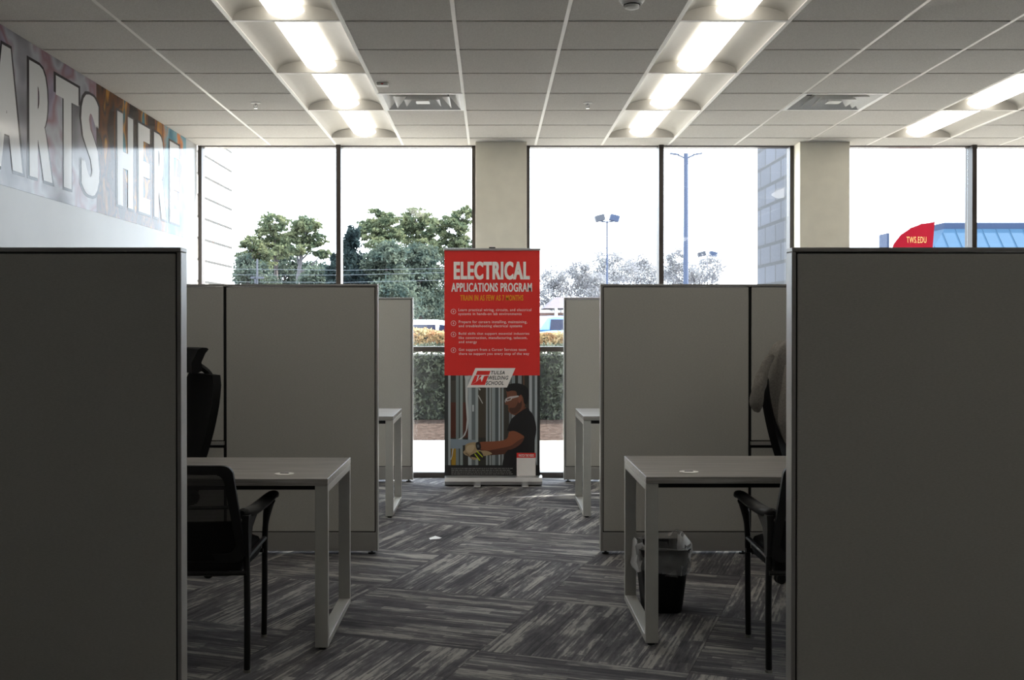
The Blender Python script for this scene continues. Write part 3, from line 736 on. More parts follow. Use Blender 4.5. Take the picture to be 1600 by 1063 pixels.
# headings; zoom coordinates of the red part: 5.45 zoomed px per px
def z5(zx, zy): return X(690+zx/5.45, YBn), Z(385+zy/5.45, YBn)
def line(name, s, x0, x1, y0, y1, m, bold=0.0, fat=0.0):
    a, t = z5(x0, y0); b, q = z5(x1, y1); return text_mesh(name, s, a, b, q, t, YS-.0004, m, ban, bold, fat=fat)
line('heading', 'ELECTRICAL', 106, 748, 130, 285, B_WHITE, .03, .05)
line('heading', 'APPLICATIONS PROGRAM', 84, 768, 312, 388, B_WHITE, .015, .045)
line('subheading', 'TRAIN IN AS FEW AS 7 MONTHS', 160, 694, 415, 464, B_YEL, .015, .045)
for s, x0, x1, y0, y1 in (('Learn practical wiring, circuits, and electrical', 144, 764, 530, 560), ('systems in hands-on lab environments', 144, 680, 564, 593),
        ('Prepare for careers installing, maintaining,', 146, 728, 632, 662), ('and troubleshooting electrical systems', 146, 686, 667, 696),
        ('Build skills that support essential industries', 146, 746, 733, 760), ('like construction, manufacturing, telecom,', 146, 730, 768, 797), ('and energy', 146, 300, 803, 832),
        ('Get support from a Career Services team', 146, 720, 869, 898), ('there to support you every step of the way', 146, 746, 904, 932)):
    line('text_line', s, x0, x1, y0, y1, B_WHITE, .004)
def ringpoly(mb, cx, cy, r0, r1, y, mi=0, n=24):
    A = [(cx+r0*math.cos(2*PI*i/n), y, cy+r0*math.sin(2*PI*i/n)) for i in range(n)]; B = [(cx+r1*math.cos(2*PI*i/n), y, cy+r1*math.sin(2*PI*i/n)) for i in range(n)]
    mb.rings([A, B], mi, caps=False)
for zy in (556, 656, 751, 885):
    cx, cz = z5(101, zy); m_ = MB(); ringpoly(m_, cx, cz, .0225, .0195, YS)
    k = .013; pl = [(.3, 1), (-.6, -.1), (-.05, -.1), (-.3, -1), (.6, .15), (.05, .15)]
    m_.add([(cx+a*k, YS, cz+b*k) for a, b in pl], [(0, 1, 2), (0, 2, 5), (2, 3, 4), (2, 4, 5)]); m_.build('bolt_icon', B_WHITE, ban, fix=False)
# printed photograph in the lower part: flat print, polygons in its own plane
def z4(zx, zy): return X(690+zx/5.594, YBn), Z(570+zy/5.594, YBn)
class PR:
    def __init__(s): s.mb = MB(); s.mats = []; s.k = 0
    def poly(s, pts, rgb, smooth=0, lift=True):
        if smooth: pts = [(p.x, p.y) for p in smoothpts([(a, b, 0) for a, b in pts], smooth, True)]
        key = tuple(rgb)
        names = [m[0] for m in s.mats]
        if key in names: mi = names.index(key)
        else: s.mats.append((key, solid('print_ink', rgb, .5))); mi = len(s.mats)-1
        if lift: s.k += 1
        y = YBn - .0002*s.k
        s.mb.add([(z4(*p)[0], y, z4(*p)[1]) for p in pts], [tuple(range(len(pts)))], mi)
    def build(s, name, parent):
        return s.mb.build(name, [m[1] for m in s.mats], parent, fix=False)
pr = PR()
pr.poly([(25, 95), (860, 95), (860, 985), (25, 985)], (52, 50, 46))
pr.poly([(80, 330), (230, 330), (230, 640), (80, 640)], (88, 44, 30), lift=True)
pr.poly([(80, 140), (230, 140), (230, 330), (80, 330)], (70, 66, 58), lift=False)
pr.poly([(320, 100), (545, 100), (545, 640), (320, 640)], (74, 66, 54), lift=False)
pr.poly([(545, 100), (625, 100), (625, 700), (545, 700)], (60, 56, 50), lift=False)
pr.poly([(85, 735), (130, 735), (120, 930), (85, 930)], (168, 130, 30), lift=False)
studs = [(27, 58, (58, 62, 62)), (58, 78, (170, 178, 180)), (125, 150, (130, 140, 138)), (150, 162, (70, 76, 74)), (162, 185, (150, 160, 158)), (232, 262, (176, 184, 188)), (262, 296, (110, 118, 120)), (296, 320, (165, 174, 176)), (388, 402, (160, 168, 168)), (402, 416, (84, 90, 90)), (418, 432, (168, 176, 176)), (438, 468, (150, 158, 160)), (468, 498, (84, 92, 94)), (498, 514, (176, 184, 186)), (524, 542, (150, 158, 160)), (590, 606, (120, 126, 128)), (612, 642, (148, 156, 160)), (668, 700, (140, 146, 148)), (712, 724, (110, 80, 60)), (765, 790, (180, 186, 190)), (790, 815, (92, 98, 100)), (815, 836, (176, 184, 188)), (836, 860, (52, 56, 56))]
for i, (a, b, c) in enumerate(studs):
    pr.poly([(a, 95), (b, 95), (b, 930), (a, 930)], c, lift=(i == 0))
pr.poly([(25, 880), (860, 880), (860, 985), (25, 985)], (30, 29, 30))
pr.poly([(200, 98), (245, 98), (245, 118), (232, 130), (228, 300), (236, 480), (226, 560), (205, 620), (165, 655), (140, 655), (185, 630), (212, 575), (220, 480), (210, 320), (205, 130)], (205, 208, 206))
pr.poly([(78, 650), (300, 660), (300, 700), (180, 706), (170, 735), (80, 735)], (140, 154, 166))
pr.poly([(325, 200), (342, 216), (336, 228), (322, 214)], (200, 200, 196)); pr.poly([(312, 262), (326, 270), (362, 338), (356, 342)], (196, 196, 190), lift=False)
pr.poly([(268, 352), (282, 352), (282, 410), (268, 410)], (200, 206, 208), lift=False)
pr.poly([(96, 735), (104, 735), (94, 800), (82, 835), (78, 828), (88, 795)], (200, 206, 208), lift=False)
pr.build('printed_photo', ban)
pr2 = PR(); pr2.k = 9
# far arm, neck, face, shirt, near arm, hands
pr2.poly([(345, 755), (400, 745), (520, 745), (600, 735), (600, 770), (520, 786), (380, 792)], (92, 50, 34), 3)
pr2.poly([(592, 372), (700, 360), (742, 385), (720, 420), (660, 445), (600, 425)], (110, 62, 42), 3)
pr2.poly([(570, 215), (640, 195), (715, 225), (735, 330), (700, 400), (650, 428), (608, 424), (588, 412), (582, 390), (590, 382), (578, 372), (584, 358), (566, 352), (552, 340), (566, 318), (572, 280)], (122, 74, 52), 3)
pr2.poly([(592, 380), (640, 375), (668, 330), (676, 290), (702, 330), (690, 390), (650, 426), (606, 422)], (78, 46, 34), 3)
pr2.poly([(562, 190), (610, 166), (680, 165), (735, 190), (762, 235), (756, 300), (742, 345), (722, 340), (712, 290), (694, 262), (676, 275), (660, 270), (652, 235), (612, 228), (575, 236), (563, 215)], (20, 18, 18), 3)
pr2.poly([(672, 278), (692, 272), (700, 295), (692, 325), (678, 336), (670, 318)], (140, 82, 60), 3)
pr2.poly([(560, 296), (600, 278), (672, 270), (674, 282), (618, 296), (606, 312), (572, 322), (556, 312)], (196, 190, 188))
pr2.poly([(572, 300), (606, 290), (602, 306), (574, 314)], (110, 84, 76))
pr2.poly([(552, 312), (558, 312), (562, 330), (554, 330)], (196, 190, 188), lift=False)
pr2.poly([(742, 380), (765, 385), (768, 400), (790, 425), (815, 480), (828, 570), (815, 660), (812, 780), (822, 980), (545, 980), (548, 800), (590, 740), (640, 690), (600, 590), (575, 580), (585, 540), (608, 480), (650, 440), (690, 410)], (24, 22, 24), 3)
pr2.poly([(590, 590), (640, 582), (700, 612), (722, 640), (680, 700), (620, 738), (560, 748), (430, 752), (345, 745), (328, 720), (330, 690), (345, 676), (440, 672), (530, 664), (575, 640)], (142, 80, 52), 3)
pr2.poly([(600, 712), (660, 672), (720, 640), (690, 696), (620, 738), (540, 750), (420, 752), (480, 738)], (98, 54, 38), 3)
pr2.poly([(210, 700), (270, 680), (312, 688), (330, 740), (345, 752), (400, 755), (440, 780), (370, 800), (330, 800), (300, 832), (262, 826), (235, 800), (205, 790), (188, 765), (205, 745)], (176, 152, 116), 3)
pr2.poly([(222, 716), (262, 700), (290, 712), (270, 760), (236, 770), (214, 748)], (196, 174, 138), 3)
pr2.poly([(205, 775), (214, 768), (245, 790), (238, 800)], (132, 110, 84)); pr2.poly([(226, 798), (236, 790), (268, 812), (260, 822)], (132, 110, 84), lift=False)
pr2.poly([(246, 800), (300, 770), (345, 760), (375, 830), (330, 822), (290, 812)], (36, 32, 30), 3)
pr2.poly([(302, 758), (310, 752), (362, 806), (356, 812)], (196, 204, 40)); pr2.poly([(286, 782), (292, 776), (338, 836), (330, 842)], (196, 204, 40), lift=False)
pr2.poly([(298, 690), (318, 676), (338, 690), (344, 730), (326, 748), (306, 738)], (28, 27, 28), 3)
pr2.poly([(308, 704), (324, 698), (330, 722), (314, 728)], (96, 100, 104))
pr2.build('printed_person', ban)
# little white panel with a red header, small print
x0_, z1_ = z4(656, 815); x1_, z0_ = z4(822, 980)
MB().box(x0_, x1_, YBn-.0065, YBn-.006, z0_, z1_).build('white_panel', B_WHITE, ban)
_, zh = z4(0, 772); MB().box(x0_, x1_, YBn-.0065, YBn-.006, z1_, zh).build('red_header', B_RED, ban)
a, t_ = z4(672, 783); b2, q_ = z4(808, 806); text_mesh('text_line', 'WATCH THE VIDEO', a, b2, q_, t_, YBn-.0075, B_WHITE, ban, .03)
SM = solid('print_grey', (150, 148, 146))
sp = MB(); rgp = random.Random(4)
for i in range(5):
    zx = 85
    while zx < (600 if i < 4 else 480):
        wd = rgp.uniform(8, 34); a_, c_ = z4(zx, 905+i*16); b_2, d_ = z4(zx+wd, 911+i*16)
        sp.add([(a_, YBn-.0068, d_), (b_2, YBn-.0068, d_), (b_2, YBn-.0068, c_), (a_, YBn-.0068, c_)], [(0, 1, 2, 3)]); zx += wd+5
sp.build('small_print', SM, ban, fix=False)
# logo badge
def z4p(pts, y): return [(z4(*p)[0], y, z4(*p)[1]) for p in pts]
MB().add(z4p([(295, 30), (645, 30), (572, 200), (222, 200)], YBn-.0055), [(0, 1, 2, 3)]).build('logo_plate', B_WHITE, ban, fix=False)
lg = MB(); yl = YBn-.0062
lg.add(z4p([(313, 54), (428, 54), (415, 90), (298, 90)], yl), [(0, 1, 2, 3)])
lg.add(z4p([(290, 95), (316, 95), (302, 148), (255, 178)], yl), [(0, 1, 2, 3)])
lg.add(z4p([(255, 178), (302, 150), (340, 118), (350, 152), (372, 100), (410, 95), (378, 178)], yl), [(0, 1, 2, 3, 4, 5, 6)])
lg.add(z4p([(330, 95), (352, 95), (340, 112), (312, 140)], yl), [(0, 1, 2, 3)])
lg.build('logo_mark', B_RED, ban, fix=False)
for s, x0, x1, y0, y1 in (('TULSA', 432, 552, 54, 86), ('WELDING', 408, 584, 98, 132), ('SCHOOL', 386, 542, 144, 178)):
    a, t_ = z4(x0, y0); b2, q_ = z4(x1, y1); text_mesh('logo_lettering', s, a, b2, q_, t_, YBn-.0062, B_BLK, ban, .02, shear=.25)

# ================================================================ OUTSIDE
g_ = MB().box(-30, 40, YW+.12, 13.4, -.12, -.02); struct(g_.build('walkway', M['concrete']))
M['mulch'] = mat('mulch', (50, 42, 38), .95, spec=0, var=.5, scale=14, bump=1)
g_ = MB(); xs_ = np.linspace(-30, 40, 60)
rg = np.random.default_rng(5)
g_.rings([[(x, y, z+.02*rg.random()) for x in xs_] for y, z in ((13.38, -.03), (14, .01), (15, .03), (16.2, .08), (17.0, .3), (17.9, .93))], caps=False, closed=False)
struct(g_.build('mulch_bed', M['mulch'], fix=False))
g_ = MB(); xs_ = (-60, 60)
g_.rings([[(x, y, z) for x in xs_] for y, z in ((17.9, .93), (18.2, .95), (26.9, .95), (29, .15))], caps=False, closed=False); struct(g_.build('upper_pavement', M['concrete'], fix=False))
g_ = MB().rings([[(x, y, .15) for x in (-250, 250)] for y in (29, 420)], caps=False, closed=False); struct(g_.build('parking_lot', M['asphalt'], fix=False))
def block_wall(x0, x1, label, col, mortar, ms):
    m, nt, b = newmat('stone_block'); b.inputs['Roughness'].default_value = .8
    tc = N(nt, 'ShaderNodeTexCoord'); sp = N(nt, 'ShaderNodeSeparateXYZ'); cb = N(nt, 'ShaderNodeCombineXYZ')
    nt.links.new(tc.outputs['Object'], sp.inputs[0]); nt.links.new(sp.outputs['Y'], cb.inputs[0]); nt.links.new(sp.outputs['Z'], cb.inputs[1])
    br = N(nt, 'ShaderNodeTexBrick', Scale=1)
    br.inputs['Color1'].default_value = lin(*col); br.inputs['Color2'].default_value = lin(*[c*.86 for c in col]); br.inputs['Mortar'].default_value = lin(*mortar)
    br.inputs['Mortar Size'].default_value = ms; br.inputs['Brick Width'].default_value = .40; br.inputs['Row Height'].default_value = .203
    nt.links.new(cb.outputs[0], br.inputs['Vector']); nt.links.new(br.outputs['Color'], b.inputs['Base Color'])
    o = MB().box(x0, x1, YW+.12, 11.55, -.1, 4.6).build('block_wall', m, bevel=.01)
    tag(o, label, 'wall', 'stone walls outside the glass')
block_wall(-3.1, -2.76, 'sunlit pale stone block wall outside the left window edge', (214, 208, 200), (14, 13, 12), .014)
block_wall(2.84, 3.2, 'shaded blue-grey stone block wall outside the middle window edge', (60, 64, 76), (30, 32, 38), .018)  # the stone's shade and blue cast are put into the block colour

def leaves(centers, size, seed, flat=0.5):
    rg = np.random.default_rng(seed); n = len(centers)
    a = rg.normal(size=(n, 3)); a /= np.linalg.norm(a, axis=1)[:, None]
    b = rg.normal(size=(n, 3)); b -= (a*b).sum(1)[:, None]*a; b /= np.linalg.norm(b, axis=1)[:, None]
    s = size*(.6+.8*rg.random((n, 1)))
    v = np.stack([centers-a*s, centers-b*s*flat, centers+a*s, centers+b*s*flat], 1).reshape(-1, 3)
    return v.tolist(), [(4*i, 4*i+1, 4*i+2, 4*i+3) for i in range(n)]
def crown_points(blobs, n, seed, clump=.22, sub=16):
    rg = np.random.default_rng(seed); out = []
    vol = np.array([b[3]*b[4]*b[5] for b in blobs])**.67; vol = vol/vol.sum()
    for (cx, cy, cz, rx, ry, rz), w in zip(blobs, vol):
        k = int(n*w); ns = sub
        d = rg.normal(size=(ns, 3)); d /= np.linalg.norm(d, axis=1)[:, None]; d *= (.55+.45*rg.random((ns, 1)))
        idx = rg.integers(0, ns, k); p = d[idx] + rg.normal(size=(k, 3))*clump*np.array([1, 1, .7])
        out.append(p*np.array([rx, ry, rz])+np.array([cx, cy, cz]))
    return np.concatenate(out)
GZ = .15
def tree(name, label, Y, blobs, trunk, mat_, n, leaf, seed, group, bark, clump=.22, tr=.16):
    root = thing(name, label, 'tree', (X(trunk, Y), Y, GZ), 0, group)
    x0 = X(trunk, Y)
    B = []
    rg = np.random.default_rng(seed)
    for (px, py, rx, ry) in blobs:
        rxm, rzm = rx*Y/F, ry*Y/F; B.append((X(px, Y)-x0, rg.uniform(-1, 1)*rxm*.8, Z(py, Y)-GZ, rxm, rxm*1.1, rzm))
    v, f = leaves(crown_points(B, int(n*1.9), seed, clump*.62, 44), leaf*.78, seed+1)
    MB().add(v, f).build('foliage', mat_, root, fix=False)
    t = MB(); top = max(B, key=lambda b: b[2]); hb = min(b[2] for b in B)
    mid = Vector((0, 0, hb*.75)); t.tube([(0, 0, 0), mid, (top[0]*.5, top[1]*.5, (hb*.75+top[2])/2), (top[0], top[1], top[2])], [tr, tr*.8, tr*.5, tr*.2], 7)
    for b in B:
        if b is top: continue
        q = Vector(b[:3]); s_ = Vector((0, 0, min(q.z*.8, hb*.9))); t.tube([s_, (s_+q)/2+Vector((0, 0, -.2)), q], [tr*.45, tr*.3, tr*.12], 5)
        for _ in range(4):
            e = q+Vector((rg.uniform(-1, 1)*b[3], rg.uniform(-1, 1)*b[4], rg.uniform(-.3, .9)*b[5])); t.tube([q, e], [tr*.15, tr*.05], 4)
    t.build('trunk', bark, root)
PINE = leafmat('pine_leaf', (92, 108, 88), (146, 152, 116)); DENSE = leafmat('dense_leaf', (76, 92, 88), (118, 128, 112)); DARKC = leafmat('dark_conifer', (46, 58, 62), (72, 86, 84))  # haze put into the pine, dense and winter leaf colours as paler greys
GREY = leafmat('winter_leaf', (158, 158, 166), (182, 182, 182)); BARK = mat('bark', (52, 46, 44), .9, var=.3, scale=6); PBARK = mat('pale_bark', (72, 70, 72), .9, var=.2, scale=6)
GP = 'pines beyond the left window'; GD = 'dense trees below the pines'; GR = 'grey winter trees beyond the middle window'
tree('pine_tree', 'leftmost round-crowned pine beside the sunlit stone wall', 62, [(392, 380, 18, 11), (403, 396, 22, 12), (382, 402, 12, 9), (400, 412, 26, 12)], 402, PINE, 2600, .13, 1, GP, BARK)
tree('pine_tree', 'tallest pine in the left window pane', 66, [(430, 350, 24, 15), (417, 368, 20, 13), (446, 376, 20, 13), (438, 396, 24, 13), (424, 384, 26, 12)], 432, PINE, 3600, .13, 2, GP, BARK)
tree('pine_tree', 'pine with a bare pale trunk left of the first window mullion', 60, [(482, 354, 24, 13), (464, 372, 20, 12), (490, 374, 18, 11), (503, 397, 15, 8), (472, 390, 20, 10)], 466, PINE, 3000, .13, 3, GP, PBARK)
tree('pine_tree', 'tall rounded pine just right of the first window mullion', 64, [(590, 344, 28, 18), (578, 362, 22, 14), (607, 366, 22, 14), (597, 386, 26, 12)], 598, PINE, 4200, .13, 4, GP, BARK)
tree('pine_tree', 'pale green pine in the middle of the second window pane', 68, [(648, 340, 28, 18), (635, 362, 24, 15), (668, 358, 22, 18), (655, 386, 28, 14)], 655, PINE, 4200, .13, 5, GP, BARK)
tree('pine_tree', 'bright green pine against the centre pier', 63, [(724, 338, 18, 16), (703, 358, 28, 18), (722, 385, 22, 16), (690, 388, 20, 14)], 706, PINE, 4200, .13, 6, GP, BARK)
tree('shrubby_tree', 'low scrubby tree at the foot of the leftmost pine', 58, [(392, 425, 26, 22), (380, 410, 14, 12), (405, 450, 30, 30)], 392, DENSE, 4000, .13, 7, GD, BARK, .3)
tree('shrubby_tree', 'low scrubby tree behind the bare pale pine trunk', 70, [(445, 415, 30, 18), (440, 440, 34, 28), (478, 430, 26, 24)], 447, DENSE, 4600, .14, 8, GD, BARK, .3)
tree('shrubby_tree', 'low scrubby tree just left of the first window mullion', 57, [(506, 432, 16, 20), (492, 440, 20, 24)], 500, DENSE, 2600, .13, 9, GD, BARK, .3)
tree('conifer_tree', 'dark blue conifer half hidden by the first window mullion', 55, [(522, 408, 6, 14), (522, 428, 12, 16), (523, 450, 16, 22)], 522, DARKC, 3600, .12, 10, 'dark conifers', BARK, .3)
tree('conifer_tree', 'tall dark blue conifer right of the first window mullion', 54, [(552, 372, 12, 18), (550, 395, 18, 22), (552, 425, 26, 28), (556, 455, 32, 30)], 552, DARKC, 7000, .12, 11, 'dark conifers', BARK, .3)
tree('shrubby_tree', 'broad dense evergreen behind the left cubicle panel end', 53, [(605, 400, 30, 20), (600, 432, 38, 30), (615, 470, 45, 32)], 605, DENSE, 8000, .13, 12, GD, BARK, .3)
tree('shrubby_tree', 'broad dense evergreen directly left of the red banner', 60, [(655, 400, 30, 20), (658, 432, 36, 30), (660, 472, 40, 34)], 657, DENSE, 8000, .13, 13, GD, BARK, .3)
tree('shrubby_tree', 'dense evergreen rising behind the top of the red banner', 67, [(712, 405, 28, 20), (715, 440, 34, 32), (712, 478, 38, 34)], 712, DENSE, 7000, .13, 14, GD, BARK, .3)
# winter trees: bare branching plus thin haze of twigs and leaves
def bare(label, Y, px, top, spread, seed, n, blobs):
    x0 = X(px, Y); root = thing('winter_tree', label, 'tree', (x0, Y, GZ), 0, GR)
    rg = random.Random(seed); t = MB(); Ht = Z(top, Y)-GZ
    def br(p, d, L, r_, lv):
        q = p+d*L; t.tube([p, (p+q)/2+Vector((rg.uniform(-.05, .05)*L, 0, 0)), q], [r_, r_*.8, r_*.6], 4 if lv < 2 else 3)
        if lv >= 5: return
        for k in range(3 if lv < 4 else 2):
            nd = (d+Vector((rg.uniform(-1, 1)*spread, rg.uniform(-1, 1)*spread, rg.uniform(-.1, .5)))).normalized(); br(q, nd, L*rg.uniform(.62, .85), r_*.62, lv+1)
    br(Vector((0, 0, 0)), Vector((0, 0, 1)), Ht*.27, .16, 0)
    t.build('branches', PBARK, root)
    B = [(X(a, Y)-x0, 0, Z(b, Y)-GZ, c*Y/F, c*Y/F, d*Y/F) for a, b, c, d in blobs]
    v, f = leaves(crown_points(B, int(n*1.7), seed, .2, 60), .12, seed+1, .3); MB().add(v, f).build('twigs', GREY, root, fix=False)
bare('pale winter tree just right of the red banner', 85, 872, 415, .8, 21, 2600, [(868, 432, 24, 18), (865, 460, 30, 26)])
bare('bare forked winter tree above the far right cubicle panel', 78, 912, 402, .8, 22, 3000, [(905, 425, 20, 18), (925, 450, 34, 26)])
bare('rounded grey winter tree behind the twin floodlight pole', 92, 955, 390, .85, 23, 4200, [(948, 405, 26, 16), (962, 425, 34, 24), (935, 440, 30, 20)])
bare('grey winter tree just left of the second window mullion', 104, 1005, 400, .8, 24, 3200, [(998, 412, 22, 14), (1012, 430, 30, 20)])
bare('grey winter tree behind the tall twin-arm light pole', 94, 1058, 390, .8, 25, 3400, [(1055, 405, 18, 16), (1065, 430, 32, 24)])
bare('thin bare winter tree right of the tall twin-arm light pole', 76, 1104, 388, .85, 26, 800, [(1108, 420, 24, 22)])

# hedges
def hedge(label, x0, x1, y0, y1, z0, z1, n, leaf, lm, core, seed, bump=.05, parts=True):
    rg = np.random.default_rng(seed); r = thing('hedge', label, 'hedge', ((x0+x1)/2, (y0+y1)/2, z0))
    hx, hy = (x1-x0)/2, (y1-y0)/2; h = z1-z0
    pts = []
    k = int(n*.6); pts.append(np.stack([rg.uniform(-hx, hx, k), -hy+rg.exponential(.05, k)-.02, rg.uniform(.02, h, k)], 1))
    k = n-k; xx = rg.uniform(-hx, hx, k); pts.append(np.stack([xx, rg.uniform(-hy, hy, k), h+bump*np.sin(xx*3+seed)+rg.normal(0, .03, k)], 1))
    p = np.concatenate(pts); v, f = leaves(p, leaf, seed)
    MB().add(v, f).build('foliage', lm, r, fix=False)
    MB().box(-hx+.05, hx-.05, -hy+.07, hy-.05, .0, h-.08).build('inner_twigs', core, r)
HL = leafmat('hedge_leaf', (70, 76, 66), (128, 134, 116), .3, 6); HC = mat('hedge_core', (34, 36, 32), .95, var=.4, scale=20)
HO = leafmat('russet_leaf', (176, 128, 96), (214, 196, 150), .3, 4)
hedge('clipped dark green hedge outside, seen under the window transom', -4, 5, 15.5, 16.6, .04, 1.06, 22000, .035, HL, HC, 31, .02)
hedge('low russet-leaved hedge outside, seen just above the transom', -5, 5, 25.6, 26.6, .94, 1.24, 9000, .05, HO, HC, 32, .06)

# cars
def car(label, px, Y, L, h, body, face, seed, rz=0):
    r = thing('car', label, 'car', (X(px, Y), Y, GZ), rz, 'parked cars outside'); w = .88
    prof = [(-L/2, .35), (-L/2+.02, .75*h/1.5), (-L*.46, .92*h/1.5), (-L*.27, .98*h/1.5), (L*.32, .98*h/1.5), (L*.47, .85*h/1.5), (L/2, .6), (L/2, .35), (L*.4, .25), (-L*.4, .25)]
    MB().prism(prof, -w, w, 'y').build('body', body, r, bevel=.05)
    zb_, zt_ = .97*h/1.5, h
    cab = [(-L*.40, zb_), (-L*.30, zt_-.06), (-L*.24, zt_), (L*.06, zt_), (L*.12, zt_-.04), (L*.27, zb_)]
    MB().prism(cab, -w+.10, w-.10, 'y').build('cabin', body, r, bevel=.05)
    for a, b in ((-.29, -.12), (-.11, .05), (.06, .17)):
        for s in (-1, 1):
            ya, yb = sorted((s*(w-.10), s*(w-.085)))
            MB().prism([(L*a, zb_+.03), (L*a+.05, zt_-.14), (L*b-.03, zt_-.14 if b < .1 else zt_-.2), (L*b, zb_+.03)], ya, yb, 'y').build('side_window', M['carglass'], r)
    for a in (-.31, .31):
        for s in (-1, 1):
            q = Vector((L*a, s*(w-.08), .32)); MB().tube([q+Vector((0, -.11, 0)), q+Vector((0, .11, 0))], .32, 18).build('wheel', M['rubber'], r)
car('white parked car beyond the hedge, left of the banner', 672, 33, 4.6, 1.44, M['paint_white'], 1, 1)
car('pale blue and white parked car beyond the hedge, right of the banner', 885, 44, 4.4, 1.66, M['carblue'], 1, 2, .5)
# light poles, wires
def pole(label, px, Y, top, r_, mt, kind):
    zt_ = Z(top, Y)-GZ; o = thing('light_pole', label, 'light pole', (X(px, Y), Y, GZ), 0, 'parking lot light poles')
    MB().tube([(0, 0, 0), (0, 0, zt_)], [r_*1.25, r_], 10).build('pole', mt, o, smooth=True)
    if kind == 'arms':
        for s in (-1, 1):
            MB().tube(smoothpts([(0, 0, zt_-.16), (s*.10, 0, zt_-.10), (s*.22, 0, zt_-.05)], 3), .022, 8).build('arm', mt, o)
            MB().rbox(-.13, .13, -.08, .08, -.012, .02, .03, M=Matrix.Translation((s*.32, 0, zt_-.025)) @ Matrix.Rotation(-s*.14, 4, 'Y')).build('lamp_head', mt, o)
        MB().lathe([(.05, zt_-.32), (.05, zt_-.08), (.02, zt_-.06)], n=10).build('collar', mt, o)
    else:
        k = {'flood': 1.0, 'small': 1.6}[kind]
        MB().tube([(-.28*k, 0, zt_), (0, 0, zt_-.04), (.28*k, 0, zt_)], .03, 6).build('arm', mt, o)
        for s in (-1, 1):
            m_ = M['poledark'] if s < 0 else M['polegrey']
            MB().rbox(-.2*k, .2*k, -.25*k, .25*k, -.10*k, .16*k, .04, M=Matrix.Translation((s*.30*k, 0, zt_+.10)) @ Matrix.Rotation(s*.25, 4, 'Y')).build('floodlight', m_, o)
pole('tall blue-grey twin-arm light pole in the pane right of the second mullion', 1071.5, 30, 240, .062, M['polegrey'], 'arms')
pole('thin pole with two floodlights in the pane left of the second mullion', 948.5, 46, 346, .035, M['polegrey'], 'flood')
pole('tiny distant light pole right of the tall twin-arm pole', 1105, 95, 400, .05, M['poledark'], 'small')
o = thing('utility_pole', 'pale utility pole with a short crossbar in front of the left trees', 'utility pole', (X(402, 50), 50, GZ))
zt_ = Z(405, 50)-GZ; MB().tube([(0, 0, 0), (0, 0, zt_)], [.05, .04], 8).build('pole', M['poledark'], o)
MB().box(-.3, .3, -.05, .05, Z(434, 50)-GZ-.05, Z(434, 50)-GZ+.05).box(-.12, -.05, -.05, .05, Z(440, 50)-GZ-.1, Z(434, 50)-GZ).build('crossbar', M['poledark'], o)
WIRE = mat('wire', (88, 94, 100), .5)
for y0_, y1_, lb in ((421, 418, 'upper power line crossing in front of the left trees'), (430, 424, 'middle power line crossing in front of the left trees'), (441, 436, 'lower power line crossing in front of the left trees')):
    tag(MB().tube([(X(340, 50), 50, Z(y0_-1, 50)), (X(402, 50), 50, Z(y0_, 50)), (X(540, 50), 50, Z((y0_+y1_)/2+3, 50)), (X(780, 50), 50, Z(y1_, 50))], .006, 5).build('power_line', WIRE), lb, 'power line', 'power lines')
# brick shop far right of banner
Yb_ = 66
bl = thing('shop_building', 'small brick building with a brown hipped roof behind the parked blue car', 'building', (X(885, Yb_), Yb_, GZ))
BR = mat('far_brick', (88, 68, 62), .9, var=.15, scale=3); RF = mat('brown_roof', (66, 58, 66), .85, var=.1, scale=3)
ez, tz = Z(481, Yb_)-GZ, Z(464, Yb_)-GZ; wx = 1.6
MB().box(-2.0, 5.5, 0, 5, 0, ez-.3).build('wall', BR, bl)
MB().rings([[(-1.4, -.9, ez-.05), (6.2, -.9, ez-.05), (6.2, 6, ez-.05), (-1.4, 6, ez-.05)], [(-.6, 1, tz), (5.2, 1, tz), (5.2, 4, tz), (-.6, 4, tz)]]).build('roof', RF, bl)
for a in (-.75, .35, 2.2, 4.2): MB().box(a, a+.16, -.8, -.64, 0, ez-.05).build('column', M['white'], bl)
for a in (-.4, 1.1, 3.0): MB().box(a, a+.7, -.04, .0, .4, ez-.5).build('window', M['carglass'], bl)
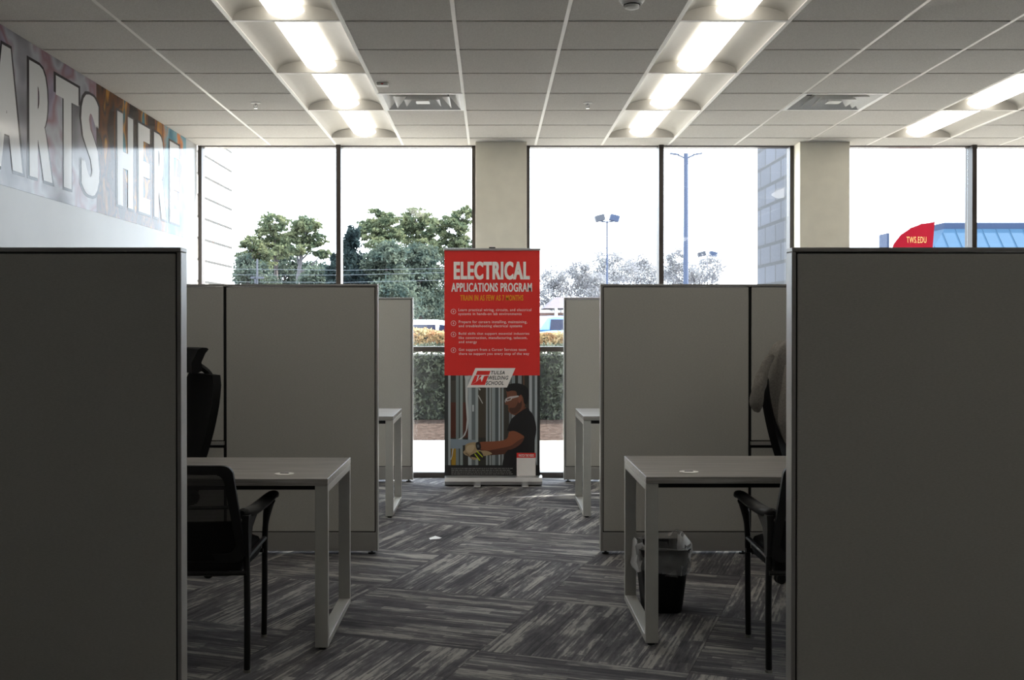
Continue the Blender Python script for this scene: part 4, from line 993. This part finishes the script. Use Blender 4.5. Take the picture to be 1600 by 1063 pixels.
# blue metal-roof building in the right pane
Yr = 36
bl = thing('metal_roof_building', 'building with a pale blue standing-seam metal roof in the right window', 'building', (X(1475, Yr), Yr, GZ))
BLU = mat('blue_roof', (44, 66, 86), .7, spec=.05, var=.04, scale=2); BLD = mat('blue_fascia', (40, 50, 70), .7, spec=.05); 
zt_, zk = Z(348, Yr)-GZ, Z(358, Yr)-GZ; ze = Z(420, Yr)-GZ
MB().box(0, 12, 0, 1.6, zk, zt_).build('ridge_band', BLD, bl)
ms_ = MB().rings([[(-1.2, -1.2, ze), (13.2, -1.2, ze), (13.2, 2.8, ze), (-1.2, 2.8, ze)], [(0, -.02, zk), (12, -.02, zk), (12, 1.6, zk), (0, 1.6, zk)]])
for i in range(30):
    x = -1.0+.45*i; u = min(1, max(0, (x+1.2)/1.2)); top_ = Vector((max(x, 0)+.0, -.02, zk)) if x >= 0 else Vector((x, -.02-1.18*(1-u), ze+(zk-ze)*u))
    ms_.tube([(x-.0, -1.2, ze+.01), top_+Vector((0, 0, .01))], .01, 4)
ms_.build('roof', BLU, bl); MB().box(-.9, 12.9, -.9, 2.5, 0, ze).build('wall', M['concrete'], bl)
# feather flag
Yf = 15.2
fl = thing('feather_flag', 'red feather flag lettered TWS.EDU outside the right window', 'flag', (X(1452, Yf), Yf, 0))
xo = X(1452, Yf); RD = leafmat('flag_red', (170, 34, 50), (180, 40, 56), .3, 1)
pp = [(1460, 347), (1440, 350), (1422, 357), (1407, 367), (1396, 381), (1390, 400), (1388, 430), (1388, 560), (1392, 640), (1440, 640), (1450, 560), (1455, 430), (1457, 385)]
pp = [(X(a, Yf)-xo, Z(b, Yf)) for a, b in pp]
MB().prism(pp, -.002, .002, 'y').build('flag_cloth', RD, fl)
MB().tube(smoothpts([(pp[9][0]-.42, 0, .0), (pp[7][0]-.01, 0, .9), (pp[5][0]-.01, 0, pp[5][1]), (pp[3][0]-.01, 0, pp[3][1]+.01), (pp[1][0], 0, pp[1][1]+.01), (pp[0][0], 0, pp[0][1]+.01)], 4), .01, 8).build('flag_pole', M['alu'], fl)
text_mesh('lettering', 'TWS.EDU', X(1416, Yf)-xo, X(1447, Yf)-xo, Z(380, Yf), Z(370, Yf), -.004, solid('flag_yellow', (150, 110, 50)), fl, .01)
o = thing('road_sign', 'narrow grey sign edge left of the red feather flag', 'sign', (X(1384, 40), 40, GZ))
MB().box(-.11, -.02, -.4, .4, 0, Z(366, 40)-GZ).build('sign_panel', M['polegrey'], o); MB().box(.03, .1, -.05, .05, 0, Z(356, 40)-GZ).build('post', M['white'], o)
